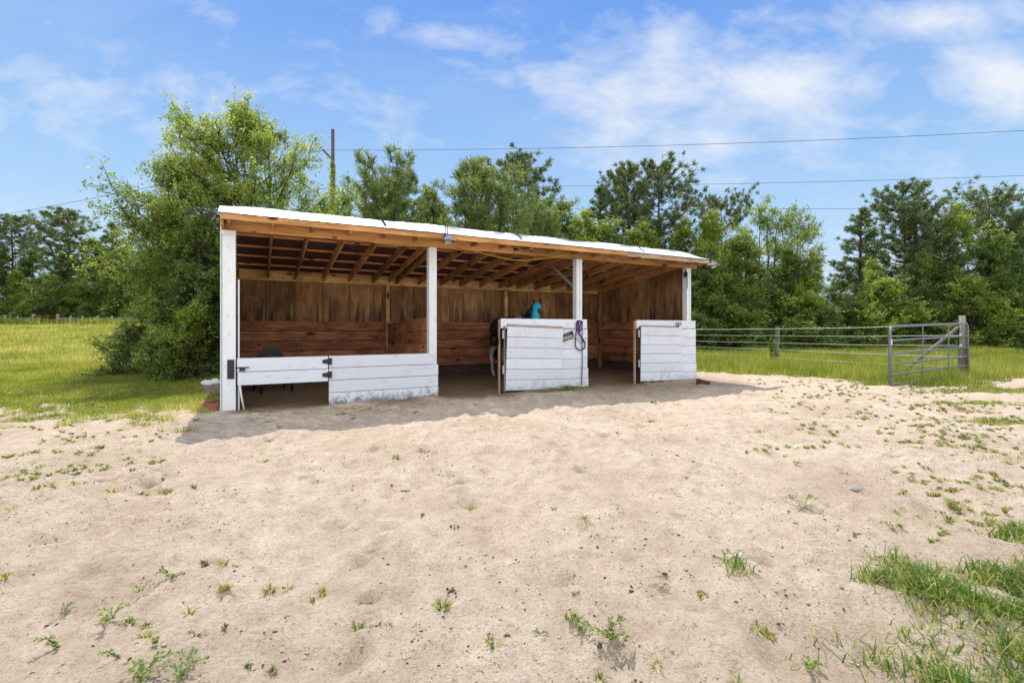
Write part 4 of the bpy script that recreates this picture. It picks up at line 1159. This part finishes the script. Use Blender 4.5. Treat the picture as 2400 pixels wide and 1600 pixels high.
# ------------------------------------------------------------------ trees
def tubes_np(segs):
    """segs: list of (pts (k,3), r0, r1, sides)"""
    V = []; F = []; b = 0
    for pts, r0, r1, ns in segs:
        pts = np.asarray(pts); k = len(pts)
        d = np.gradient(pts, axis=0); d /= np.linalg.norm(d, axis=1)[:, None] + 1e-9
        up = np.where(np.abs(d[:, 2:3]) < .9, np.array([[0, 0, 1.]]), np.array([[1., 0, 0]]))
        a = np.cross(d, up); a /= np.linalg.norm(a, axis=1)[:, None] + 1e-9; c = np.cross(d, a)
        rr = np.linspace(r0, r1, k); an = np.arange(ns) * 2 * PI / ns
        ring = pts[:, None] + rr[:, None, None] * (a[:, None] * np.cos(an)[None, :, None] + c[:, None] * np.sin(an)[None, :, None])
        V.append(ring.reshape(-1, 3)); I = b + np.arange(k * ns).reshape(k, ns); J = np.roll(I, -1, axis=1)
        F.append(np.stack([I[:-1], J[:-1], J[1:], I[1:]], 2).reshape(-1, 4)); b += k * ns
    return np.concatenate(V), np.concatenate(F)

def leaves_np(C, size, rg, elong=1.8, upbias=.5):
    n = len(C)
    nrm = rg.normal(0, 1, (n, 3)); nrm[:, 2] = np.abs(nrm[:, 2]) + upbias; nrm /= np.linalg.norm(nrm, axis=1)[:, None]
    t = rg.normal(0, 1, (n, 3)); t -= nrm * (t * nrm).sum(1)[:, None]; t /= np.linalg.norm(t, axis=1)[:, None] + 1e-9
    s = np.cross(nrm, t); L = (size * rg.uniform(.6, 1.3, n))[:, None]
    V = np.stack([C - t * L * .5, C + s * L * .5 / elong, C + t * L * .5 - nrm * L * .12, C - s * L * .5 / elong], 1)
    return V.reshape(-1, 3), np.arange(n * 4).reshape(n, 4)

ENV = {
 'round': lambda t: np.sin(PI * np.clip(t, 0, 1) ** .8) ** .55,
 'ground': lambda t: np.clip(1.05 - t ** 2.2, 0, 1) ** .6 * (.75 + .25 * np.minimum(1, t * 4)),
 'dome': lambda t: np.clip(1 - t ** 1.5, 0, 1) ** .8 * (.78 + .22 * np.minimum(1, t * 4)),
 'spire': lambda t: np.where(t < .6, .60 + .40 * np.sin(t / .6 * PI * .75), np.clip((1 - t) / .4, 0, 1) ** .9 * .88),
 'cone': lambda t: np.clip(1 - t, 0, 1) ** .8,
 'vase': lambda t: np.sin(PI * np.clip(t, 0, 1) ** 1.2) ** .6}
def broadleaf(name, H, R, hb, seed, mat, limbs=60, sub=8, twigs=7, lpt=9, leaf=.12, env='round', twl=.5, trunk_r=.12, bend=.4, stems=1, asc=.8):
    """stems carry limbs, limbs carry branches, branches carry twigs and leaves sit along the twigs"""
    rg = np.random.default_rng(seed); f = ENV[env]
    segs = []; lines = []
    for s in range(stems):
        a = 2 * PI * s / stems + rg.uniform(-.6, .6); q = np.linspace(0, 1, 10); off = (R * .32 if stems > 1 else 0); hs = H * (.95 if s == 0 else rg.uniform(.7, .9))
        path = np.stack([np.cos(a) * off * q ** .8 + np.cumsum(rg.normal(0, bend * .14, 10)) * q, np.sin(a) * off * q ** .8 + np.cumsum(rg.normal(0, bend * .14, 10)) * q, q * hs], 1)
        path[0, 2] = -.15; segs.append((path, trunk_r, .012, 7)); lines.append(path)
    A = []; B = []; LB = []
    for i in range(limbs):
        t = (i + rg.uniform()) / limbs; a = rg.uniform(0, 2 * PI); st = lines[rg.integers(stems)]
        lob = 1 + .22 * math.sin(a * 3 + seed) + .14 * math.sin(a * 5 + seed * 2 + t * 7)
        Rt = R * float(f(t)) * lob * rg.uniform(.6, 1.05) * (1.15 if rg.uniform() < .1 else 1); Rt = min(Rt, R * 1.12 * max(.35, float(f(t))))
        zt = hb + (H - hb) * t; za = min(max(.10 * H, zt - Rt * asc * rg.uniform(.5, 1.1)), st[-1, 2] * .97)
        p0 = np.array([np.interp(za, st[:, 2], st[:, 0]), np.interp(za, st[:, 2], st[:, 1]), za])
        p1 = np.array([math.cos(a) * Rt, math.sin(a) * Rt, zt + rg.normal(0, .15)])
        mid = (p0 + p1) / 2 + np.array([0, 0, (-.10 if zt > za else .1) * Rt]) + rg.normal(0, .07 * R, 3)
        u = np.linspace(0, 1, 7)[:, None]; pts = p0 * (1 - u) ** 2 + 2 * mid * u * (1 - u) + p1 * u ** 2
        segs.append((pts, trunk_r * .34 * (1 - .55 * t), .008, 5))
        L = np.linalg.norm(p1 - p0); d = (p1 - p0) / (L + 1e-6); tb = rg.normal(0, .10)
        ns = max(3, int(sub * (.45 + .8 * L / R)))
        for k in range(ns):
            v = rg.uniform(.28, 1.0) if k else 1.0
            c = p0 * (1 - v) ** 2 + 2 * mid * v * (1 - v) + p1 * v ** 2
            sd = d * .75 + rg.normal(0, .62, 3) + np.array([0, 0, .28]); sd /= np.linalg.norm(sd)
            sl = (.22 * L + .28) * (1.25 - .6 * v) * rg.uniform(.5, 1.25)
            segs.append((np.stack([c, c + sd * sl * .5 + rg.normal(0, .03, 3), c + sd * sl]), .013, .005, 3))
            A.append(c); B.append(c + sd * sl); LB.append(tb + rg.normal(0, .09))
    A = np.array(A); B = np.array(B); LB = np.array(LB); N = len(A)
    v = rg.uniform(.15, 1.05, (N, twigs, 1)); C0 = A[:, None] + (B - A)[:, None] * v
    dd = (B - A)[:, None] / (np.linalg.norm(B - A, axis=1)[:, None, None] + 1e-6) * .6 + rg.normal(0, .65, (N, twigs, 3)); dd[..., 2] += .18
    dd /= np.linalg.norm(dd, axis=2)[..., None]; tl = twl * rg.uniform(.45, 1.25, (N, twigs, 1))
    u = rg.uniform(.05, 1.08, (N, twigs, lpt, 1)); C = (C0[:, :, None] + dd[:, :, None] * tl[:, :, None] * u); C[..., 2] -= .10 * twl * u[..., 0] ** 2
    C = C + rg.normal(0, leaf * .45, C.shape)
    T = np.clip(.40 + LB[:, None, None] + rg.normal(0, .08, (N, twigs, 1)) + rg.normal(0, .13, (N, twigs, lpt)) + .20 * (C[..., 2] / H - .5), 0, 1).reshape(-1)  # tint rises with height, putting sunlit crown tops into the leaf colour
    C = C.reshape(-1, 3); C[:, 2] = np.maximum(C[:, 2], .04)
    V, F = leaves_np(C, leaf, rg)
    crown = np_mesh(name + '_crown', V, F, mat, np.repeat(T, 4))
    V, F = tubes_np(segs); trunk = np_mesh(name + '_trunk', V, F, M['bark'], None, True)
    return trunk, crown

def pine(name, H, R, hb, seed, mat, n_br=46, tufts=5, needle=.26, nn=26, env='round', rise=.25, nw=.022, trunk_r=.16, candle=False, flat=.75):
    rg = np.random.default_rng(seed); f = ENV[env]; segs = []
    q = np.linspace(0, 1, 12); w = np.cumsum(rg.normal(0, .05, (12, 2)), axis=0) * q[:, None]
    path = np.stack([w[:, 0], w[:, 1], q * H * .97], 1); path[0, 2] = -.2
    segs.append((path, trunk_r, .03, 8)); C = []; Dr = []; Sz = []
    for i in range(n_br):
        t = (i + rg.uniform(0, 1)) / n_br; z = hb + (H * .97 - hb) * t; a = rg.uniform(0, 2 * PI); L = R * f(t) * rg.uniform(.45, 1.12) + .15
        kx = np.interp(z, path[:, 2], path[:, 0]); ky = np.interp(z, path[:, 2], path[:, 1])
        p0 = np.array([kx, ky, z]); ris = rise * (1 + t); s = np.linspace(0, 1, 6)[:, None]
        d = np.array([math.cos(a), math.sin(a), 0]); pts = p0 + d * L * s + np.array([0, 0, 1]) * L * ris * s ** 1.6 + rg.normal(0, .03, (6, 3)) * s * L
        segs.append((pts, max(.02, trunk_r * .25 * (1 - .6 * t)), .010, 4))
        nt = max(2, int(tufts * (.4 + L / R)))
        for k in range(nt):
            u = rg.uniform(.35, 1.0) if k else 1.0
            pc = p0 + d * L * u + np.array([0, 0, L * ris * u ** 1.6]); side = np.array([-d[1], d[0], 0]) * rg.normal(0, .26) * L * u
            cc = pc + side + np.array([0, 0, rg.uniform(-.05, .18) * L * .4])
            segs.append((np.stack([pc - d * L * .12, (pc + cc) / 2, cc]), .012, .007, 3)) if L > .5 else None
            C.append(cc); dd = d * .7 + side / (np.linalg.norm(side) + .3) + np.array([0, 0, .55 + .5 * candle]); Dr.append(dd / np.linalg.norm(dd)); Sz.append(needle * rg.uniform(.75, 1.2))
    if candle:
        for k in range(7): C.append(np.array([path[-1, 0], path[-1, 1], H * .99 - k * .2])); Dr.append(np.array([0, 0, 1.])); Sz.append(needle * .8)
    C = np.array(C); Dr = np.array(Dr); Sz = np.array(Sz); N = len(C)
    # needles of a tuft sit along a short shoot and point outwards/forwards
    sh = rg.uniform(-.45, .25, (N, nn, 1)); P0 = C[:, None] + Dr[:, None] * sh * Sz[:, None, None] * (1.6 if candle else 1.0)
    rd = rg.normal(0, 1, (N, nn, 3)); rd /= np.linalg.norm(rd, axis=2)[..., None]
    dv = rd * .8 + Dr[:, None] * .65; dv /= np.linalg.norm(dv, axis=2)[..., None]; dv[..., 2] *= flat
    L = Sz[:, None, None] * rg.uniform(.6, 1.1, (N, nn, 1)); P1 = P0 + dv * L
    sd = np.cross(dv, rg.normal(0, 1, (N, nn, 3))); sd /= np.linalg.norm(sd, axis=2)[..., None] + 1e-9
    V = np.stack([P0 - sd * nw * .35, P0 + sd * nw * .35, P1 + sd * nw * .5, P1 - sd * nw * .5], 2).reshape(-1, 3)
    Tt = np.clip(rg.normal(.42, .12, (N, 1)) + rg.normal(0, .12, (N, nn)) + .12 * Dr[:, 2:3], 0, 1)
    tint = np.repeat(Tt.reshape(-1), 4); F = np.arange(len(V)).reshape(-1, 4)
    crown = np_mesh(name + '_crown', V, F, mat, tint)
    V, F = tubes_np(segs); trunk = np_mesh(name + '_trunk', V, F, M['pinebark'], None, True)
    return trunk, crown

LIB = {}
LIB['oakA'] = broadleaf('oakA', 8.4, 2.6, 1.4, 11, M['oak'], 60, 9, 7, 9, .125, 'round', .5, bend=.5)
LIB['oakB'] = broadleaf('oakB', 8.0, 2.1, .6, 12, M['light'], 62, 9, 7, 9, .12, 'dome', .45)
LIB['oakC'] = broadleaf('oakC', 9.0, 2.7, 2.2, 13, M['oak'], 52, 8, 6, 8, .12, 'vase', .45, bend=.7, stems=3)
LIB['deepA'] = broadleaf('deepA', 8.0, 2.4, .4, 14, M['deep'], 62, 9, 7, 9, .13, 'dome', .5)
LIB['deepB'] = broadleaf('deepB', 7.0, 2.2, .2, 15, M['oak'], 60, 9, 7, 9, .12, 'dome', .45)
LIB['bushA'] = broadleaf('bushA', 3.2, 1.7, .05, 16, M['light'], 46, 8, 7, 10, .09, 'dome', .35, .05, stems=3)
LIB['bushB'] = broadleaf('bushB', 2.6, 1.7, .05, 17, M['oak'], 44, 8, 7, 10, .09, 'dome', .35, .05, stems=3)
LIB['bushC'] = broadleaf('bushC', 4.4, 1.7, .05, 18, M['deep'], 48, 8, 7, 10, .11, 'dome', .4, .05, stems=3)
LIB['pineA'] = pine('pineA', 12.0, 2.5, 4.2, 21, M['pine'], 85, 9, .27, 34, 'round', .42, .036, flat=.95)
LIB['pineB'] = pine('pineB', 12.4, 2.9, 4.0, 22, M['pine'], 90, 9, .28, 34, 'round', .40, .036, flat=.95)
LIB['pineC'] = pine('pineC', 10.5, 1.7, 3.0, 23, M['pine'], 70, 7, .25, 32, 'cone', .35, .034, flat=.95)
LIB['pineD'] = pine('pineD', 12.0, 3.4, 6.8, 24, M['pine'], 60, 11, .28, 34, 'vase', .45, .036, flat=.95)
LIB['ypA'] = pine('ypA', 9.0, 1.9, 1.2, 25, M['ypine'], 70, 7, .27, 40, 'cone', .85, .022, .09, True, 1.0)
LIB['ypB'] = pine('ypB', 7.4, 2.2, 1.0, 26, M['ypine'], 66, 8, .27, 40, 'ground', .9, .022, .09, True, 1.0)
BASEH = {'oakA': 8.4, 'oakB': 8.0, 'oakC': 9.0, 'deepA': 8.0, 'deepB': 7.0, 'bushA': 3.2, 'bushB': 2.6, 'bushC': 4.4, 'pineA': 12.0, 'pineB': 12.4, 'pineC': 10.5, 'pineD': 12.0, 'ypA': 9.0, 'ypB': 7.4}
def plant(kind, px, Y, top, label, group=None, rz=None, wide=1.0, name=None):
    """a tree standing at depth Y whose top reaches the measured height"""
    X, _, z = at(px, Y, top); g0 = gz(X, Y)
    k = (z - g0) / BASEH[kind]
    nm = name or ('bush' if kind.startswith('bush') else 'pine_tree' if 'p' in kind[:4] and not kind.startswith('deep') else 'broadleaf_tree')
    cat = {'bush': 'bush', 'pine_tree': 'pine tree'}.get(nm, 'tree')
    e = empty(nm, (X, Y, g0), rz if rz is not None else random.uniform(0, 2 * PI)); e.scale = (k * wide, k * wide, k)
    tag(e, label, cat, group)
    tr, cr = LIB[kind]; link('trunk', tr, e); link('crown', cr, e)
    return e
# behind the shed
GY1 = 'young pines behind the shed'; GP = 'tall pines in the wood'; GW = 'broadleaf trees of the wood edge'; GB_ = 'bushes along the wood edge'
plant('ypA', 1097, 21, 374, 'young pine with a pointed spire right behind the shed roof', GY1, .3, 1.2)
plant('ypB', 905, 22, 432, 'wide young pine left of the pointed young pine', GY1, 1.0, 1.15)
plant('ypA', 1018, 23, 446, 'short young pine between the two larger young pines', GY1, 2.0, 1.1)
plant('ypB', 1168, 20.5, 452, 'light green young pine right of the pointed one', GY1, 2.7, 1.0)
plant('ypB', 1262, 24, 520, 'low young pine partly hidden by the roof ridge', GY1, 4.0, 1.1)
plant('pineB', 1205, 36, 368, 'broad crowned pine towering behind the young pines', GP, .5)
plant('pineA', 955, 40, 424, 'distant dark pine left of the pointed young pine', GP, 2.2)
plant('pineC', 870, 38, 470, 'small dark pine peeping left of the wide young pine', GP, 1.2)
plant('pineA', 1478, 33, 386, 'left one of the twin tall pines above the right half of the roof', GP, 1.1, .8)
plant('pineB', 1548, 32, 379, 'right and fuller one of the twin tall pines above the roof', GP, 3.1, .95)
plant('pineC', 1402, 33, 436, 'slim pine just left of the twin pines', GP, .2, 1.15)
plant('pineD', 1690, 37, 474, 'dark pine top showing above pale trees right of the twins', GP, .2, .7)
plant('deepA', 1320, 32, 486, 'rounded tree between the broad pine and the slim pine', GW, wide=1.15)
plant('oakB', 1372, 30, 508, 'light green tree left of the slim pine above the roof', GW, wide=1.1)
plant('oakA', 1270, 33, 512, 'green tree just right of the broad crowned pine', GW)
plant('oakB', 1010, 30, 520, 'pale tree low behind the young pines', GW, wide=1.2)
plant('oakB', 850, 28, 515, 'yellow-green tree between the pole and the young pines', GW, wide=1.1)
plant('deepA', 1120, 32, 505, 'dark tree behind the pointed young pine', GW, wide=1.2)
plant('oakA', 1420, 30, 530, 'green tree below the slim pine', GW, wide=1.2)
plant('oakB', 1510, 29, 535, 'pale green tree beneath the twin pines', GW, wide=1.2)
plant('oakB', 1600, 29, 530, 'light tree above the right end of the roof', GW, wide=1.1)
plant('oakB', 1665, 28.5, 512, 'tall light green tree directly right of the shed', GW, wide=1.0)
plant('deepB', 1640, 27.6, 590, 'dense green tree touching the right shed post in view', GW, wide=1.2)
plant('deepB', 1740, 28, 560, 'dark rounded tree behind the fence between shed and post', GW, wide=1.15)
plant('oakC', 1800, 30, 478, 'tall open branched tree standing above its neighbours', GW, .8, .95)
plant('oakC', 1862, 32, 500, 'second open branched tree beside the tall one', GW, 2.0, .8)
plant('oakB', 1905, 28.5, 600, 'yellow-green tree right of the leaning fence post', GW, wide=.95)
plant('deepA', 1850, 29.5, 590, 'dark tree filling in below the open branched trees', GW)
plant('pineC', 2012, 32, 484, 'narrow spire shaped pine left of the largest pine', GP, .4, 1.25)
plant('pineB', 2122, 32, 432, 'largest pine above the farm gate', GP, 4.4, .98)
plant('pineA', 2165, 33, 475, 'pine leaning close behind the largest one', GP, 2.2, .8)
plant('pineD', 2318, 33, 466, 'flat topped pine at the right with spreading crown', GP, 1.4, 1.0)
plant('pineC', 2235, 30, 560, 'small pine among the broadleaf trees above the gate post', GP, 1.9, 1.0)
plant('oakA', 2235, 31, 498, 'green tree right of the largest pine', GW, wide=1.0)
plant('deepB', 2040, 29.5, 620, 'green tree under the narrow spire pine', GW)
plant('bushA', 2080, 28, 664, 'bright rounded yellow-green tree top behind the gate', GW, .3, 1.2, name='broadleaf_tree')
plant('bushA', 2270, 28, 660, 'yellowish shrub tree behind the gate post', GW, 2.3, 1.1, name='broadleaf_tree')
plant('deepA', 2160, 30, 600, 'dark tree directly beneath the largest pine', GW, wide=1.0)
plant('deepA', 2340, 29, 560, 'dense dark tree near the right edge', GW, wide=1.1)
plant('deepA', 2440, 30, 520, 'tall dark tree at the right edge of the photo', GW, wide=1.0)
plant('oakA', 2390, 32, 545, 'green tree just inside the right edge', GW, wide=1.0)
plant('deepA', 2560, 30, 540, 'tree standing beyond the right edge of the wood', GW)
plant('pineA', 2405, 35, 490, 'pine half hidden at the right edge', GP, .6, .8)
bl = [(1560, 27.5, 640), (1640, 27.9, 690), (1700, 28.3, 730), (1765, 28.0, 700), (1830, 28.3, 740), (1885, 28.2, 700), (1945, 28.0, 735), (2000, 28.4, 715), (2060, 28.0, 745), (2115, 28.4, 735), (2175, 28.2, 715), (2230, 28.5, 735), (2290, 28.0, 730), (2345, 28.4, 700), (2400, 28.2, 710), (2470, 28.5, 700)]
bn = ['behind the right half of the roof', 'right beside the shed', 'second to the right of the shed', 'halfway between shed and leaning post', 'left of the leaning fence post', 'right of the leaning fence post', 'under the yellow-green tree', 'left of the farm gate', 'behind the left end of the gate', 'behind the gate middle', 'under the largest pine', 'behind the round gate post', 'right of the round gate post', 'near the right edge', 'at the right edge', 'just past the right edge']
for i, (px, Y, top) in enumerate(bl):
    plant(('bushC', 'bushB', 'bushC', 'bushA')[i % 4] if i % 4 != 3 else 'bushC', px, Y, top, 'low wood edge bush ' + bn[i], GB_, None, 1.6)
# hidden back row that closes the wood
for i in range(22):
    px = 800 + i * 82 + random.uniform(-20, 20)
    plant(('deepA', 'oakA', 'deepB')[i % 3], px, 36 + random.uniform(0, 4), 625 + random.uniform(-30, 35), 'dark tree deep inside the wood, mostly hidden by others', 'hidden trees deep in the wood', None, 1.3)
# left: the far wood
GL = 'trees of the far left wood'
plant('pineB', 28, 56, 505, 'pine above the far wood at the left edge', GP, .2, 1.0)
plant('pineA', 165, 55, 492, 'dark pine above the far left wood beyond the gate', GP, 1.7, 1.25)
plant('pineC', 260, 56, 520, 'faint pine close to the big tree', GP, 1.0, 1.3)
lw = [(-120, 56, 590), (-60, 54, 600), (-10, 57, 585), (40, 53, 640), (75, 56, 595), (110, 52.5, 645), (150, 56, 600), (190, 53, 640), (225, 56, 570), (260, 53, 610), (300, 55, 580), (345, 53, 600), (390, 56, 590), (440, 54, 600), (500, 56, 590), (560, 54, 600), (640, 55, 590), (720, 56, 600), (800, 54, 590)]
ln = ['outside the left edge', 'just outside the left edge', 'at the left edge', 'above the left fence posts', 'behind the rusty gate, tall', 'directly behind the rusty gate', 'under the dark pine', 'right of the rusty gate', 'between the dark pine and the big tree', 'behind the mesh fence', 'touching the big tree outline', 'half covered by the big tree', 'hidden behind the big tree', 'deep behind the big tree', 'behind the left end of the shed', 'behind the shed roof at left', 'behind the power pole base', 'right of the pole base', 'behind the wide young pine']
for i, (px, Y, top) in enumerate(lw):
    plant(('deepA', 'oakA', 'deepB', 'oakB')[i % 4], px, Y, top, 'far wood tree ' + ln[i], GL, None, 1.25)
for i, px in enumerate([-90, -30, 20, 62, 105, 150, 200, 245, 290, 335, 385, 440]):
    plant(('bushC', 'bushB')[i % 2], px, 50.5 + (i % 3), 715 + (i % 3) * 6, ['low bush at the far wood outside the frame', 'low bush at the far wood near the left edge', 'low bush behind the first far fence post', 'low bush left of the rusty gate', 'low bush behind the rusty gate', 'low bush right of the rusty gate', 'low bush behind the first mesh bay', 'low bush behind the middle of the mesh fence', 'low bush near the big tree', 'low bush just covered by the big tree', 'low bush behind the big tree', 'low bush behind the shed corner'][i], 'bushes under the far left wood', None, 1.4)
P = np.stack([rng.uniform(-72, -36, 16000), rng.uniform(45.6, 47.6, 16000)], 1); P = P[fbm(P[:, 0], P[:, 1], .35, 2, 66) > rng.uniform(.3, .6, len(P))]; n = len(P)
tag(link('tall_weeds', blades(P, rng.uniform(.3, .95, n), rng.uniform(.04, .08, n), rng.uniform(.1, .4, n), M['grass'], 'tall_weeds', np.clip(rng.normal(.45, .25, n), 0, 1), curve=False)), 'tall pale weeds growing through the far field fence', 'weeds', kind='stuff')
# big tree beside the shed
def single(name, label, kindmesh, px, Y, rz, group=None, cat='tree'):
    X = at(px, Y)[0]; e = empty(name, (X, Y, gz(X, Y)), rz); tag(e, label, cat, group)
    link('trunk', kindmesh[0], e); link('crown', kindmesh[1], e); return e
T1 = broadleaf('big', 7.75, 3.05, 1.5, 41, M['oak'], 92, 12, 9, 11, .074, 'spire', .38, .11, .5, 3)
single('broadleaf_tree', 'big leafy tree rising behind the left end of the shed', T1, 578, 14.4, .4)
T2 = broadleaf('big2', 6.3, 1.7, 1.3, 42, M['oak'], 48, 11, 9, 10, .076, 'round', .38, .08, .6, 2)
single('broadleaf_tree', 'lower leafy tree in front of the big one at left', T2, 428, 14.2, 1.4)
T3 = broadleaf('big3', 4.2, 1.35, .2, 43, M['deep'], 50, 10, 9, 10, .072, 'dome', .34, .07, .6, 3)
single('broadleaf_tree', 'dark leafy small tree beside the left shed wall', T3, 462, 13.2, 2.2)
T4 = broadleaf('big4', 5.3, 1.5, 1.6, 44, M['light'], 40, 9, 8, 9, .08, 'vase', .38, .06, .6, 2)
single('broadleaf_tree', 'yellow-green sapling growing in front of the power pole', T4, 775, 15.2, .2)
T5 = broadleaf('sh1', 1.4, 1.0, .03, 45, M['deep'], 40, 7, 7, 9, .055, 'dome', .2, .025, .5, 4)
single('bush', 'low dark bush spreading at the left of the big tree', T5, 318, 12.9, .2, cat='bush')
T6 = broadleaf('sh2', 1.2, .9, .03, 46, M['oak'], 36, 7, 7, 9, .05, 'dome', .2, .02, .5, 4)
single('bush', 'small bush under the big tree close to the shed', T6, 405, 12.3, .9, cat='bush')
T7 = broadleaf('sh3', 4.6, 1.2, 1.6, 47, M['light'], 42, 9, 8, 10, .074, 'round', .36, .06, .6, 3)
single('broadleaf_tree', 'leafy tree with low boughs left of the big trunk', T7, 430, 14.9, 1.9)
T8 = broadleaf('sh4', 1.7, .5, .05, 48, M['light'], 22, 6, 6, 8, .06, 'cone', .2, .02, .5, 2)
single('bush', 'light green upright shrub beside the shed wall', T8, 447, 12.0, .9, cat='bush')
# vine on the pole
vz = rng.uniform(4, 12.3, 1500); va = rng.uniform(0, 2 * PI, 1500); vr = .12 + rng.uniform(0, .25, 1500) * (1 - (vz - 4) / 12)
V, F = leaves_np(np.stack([PX + np.cos(va) * vr, PY + np.sin(va) * vr, vz], 1), .16, rng)
tag(link('climbing_vine', np_mesh('climbing_vine', V, F, M['light'], np.repeat(rng.uniform(.4, 1, 1500), 4))), 'yellow-green vine climbing up the power pole', 'vine')

# ------------------------------------------------------------------ world, sun, camera
sun_dir = Vector((-.66, 1.87, 3.0)).normalized()
elev = math.asin(sun_dir.z)
w = bpy.data.worlds.new('World'); scene.world = w; w.use_nodes = True
nt = w.node_tree; nt.nodes.clear(); g = NT(nt)
out = g.n('ShaderNodeOutputWorld'); bg = g.n('ShaderNodeBackground')
sky = g.n('ShaderNodeTexSky', sky_type='NISHITA'); sky.sun_disc = False
sky.sun_elevation = elev; sky.sun_rotation = math.atan2(sun_dir.x, sun_dir.y)
sky.air_density = 1.0; sky.dust_density = .6; sky.ozone_density = 2.0
tc = g.n('ShaderNodeTexCoord').outputs['Generated']
sep = g.n('ShaderNodeSeparateXYZ'); g.l(tc, sep.inputs[0])
yy = g.math('MAXIMUM', sep.outputs[1], .05)
cu_ = g.math('DIVIDE', sep.outputs[0], yy); cv_ = g.math('DIVIDE', sep.outputs[2], yy)
cb = g.n('ShaderNodeCombineXYZ'); g.l(cu_, cb.inputs[0]); g.l(cv_, cb.inputs[1])
n1_ = g.noise(g.mapping(cb.outputs[0], (2.0, 3.6, 1), (2.3, .4, 0), (0, 0, .35)), 2.6, 8, .60, .25)
blobs = [(1690, 215, 330, 120, 1.0), (1480, 190, 210, 60, .8), (1640, 330, 320, 70, .7), (1560, 120, 260, 80, .5), (2340, 190, 150, 90, 1.0), (2230, 40, 200, 60, .8), (2100, 280, 260, 40, .5), (1180, 90, 220, 45, .5), (250, 230, 320, 80, .45), (1500, 385, 260, 60, .5)]
tot = None
for (bx_, by_, rx_, ry_, st_) in blobs:
    du = g.math('MULTIPLY', g.math('SUBTRACT', cu_, (bx_ - 1200) / 1130.0), 1130.0 / rx_)
    dv_ = g.math('MULTIPLY', g.math('SUBTRACT', cv_, (770 - by_) / 1130.0), 1130.0 / ry_)
    r2 = g.math('ADD', g.math('MULTIPLY', du, du), g.math('MULTIPLY', dv_, dv_))
    f = g.math('MULTIPLY', g.math('POWER', 2.718, g.math('MULTIPLY', r2, -.8)), st_)
    tot = f if tot is None else g.math('MAXIMUM', tot, f)
cm = g.math('ADD', g.math('MULTIPLY', tot, .36), n1_)
cm = g.ramp(cm, [(.54, 0), (.96, .85)])
thin = g.ramp(g.noise(g.mapping(cb.outputs[0], (1, 3, 1)), 1.2, 5, .6), [(.48, .0), (.8, .22)])
cmax = g.math('MAXIMUM', cm, thin)
# sky blue grading towards the photographed blue, hazy near the horizon
hz_ = g.n('ShaderNodeMapRange'); g.l(sep.outputs[2], hz_.inputs[0]); hz_.inputs[1].default_value = 0; hz_.inputs[2].default_value = .6
grad = g.ramp(hz_.outputs[0], [(0, (5.1, 6.3, 7.3)), (.4, (3.1, 4.9, 7.2)), (1.0, (.85, 2.4, 6.5))])
skyc = g.mix(.9, sky.outputs[0], grad)
fin = g.mix(cmax, skyc, (6.9, 7.0, 7.3))
# added bright bank behind the camera, unseen, to light the shaded shed front
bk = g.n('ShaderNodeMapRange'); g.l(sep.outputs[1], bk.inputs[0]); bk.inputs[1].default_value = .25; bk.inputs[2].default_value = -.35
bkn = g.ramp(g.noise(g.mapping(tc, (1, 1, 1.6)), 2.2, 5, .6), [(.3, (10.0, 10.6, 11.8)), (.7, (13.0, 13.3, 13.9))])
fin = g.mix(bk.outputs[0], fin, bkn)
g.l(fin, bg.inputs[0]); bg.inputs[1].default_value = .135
g.l(bg.outputs[0], out.inputs[0])
sl_ = bpy.data.lights.new('sun', 'SUN'); sl_.energy = 5.0; sl_.angle = math.radians(.53); sl_.color = (1.0, .95, .87)
so = bpy.data.objects.new('sun', sl_); COL.objects.link(so); so.rotation_euler = sun_dir.to_track_quat('Z', 'Y').to_euler()

cam = bpy.data.cameras.new('camera'); cam.lens = 1130 / 2400 * 36; cam.sensor_width = 36; cam.shift_y = -30 / 2400; cam.clip_end = 3000; cam.clip_start = .05
co = bpy.data.objects.new('camera', cam); COL.objects.link(co); co.location = (0, 0, EYE); co.rotation_euler = (PI / 2, 0, 0)
scene.camera = co
scene.view_settings.view_transform = 'Standard'; scene.view_settings.look = 'None'; scene.view_settings.exposure = 0
scene.cycles.max_bounces = 8; scene.cycles.diffuse_bounces = 4; scene.cycles.transparent_max_bounces = 8
scene.cycles.use_denoising = True
scene.cycles.denoiser = 'OPENIMAGEDENOISE'; scene.cycles.denoising_prefilter = 'NONE'; scene.cycles.denoising_input_passes = 'RGB_ALBEDO_NORMAL'
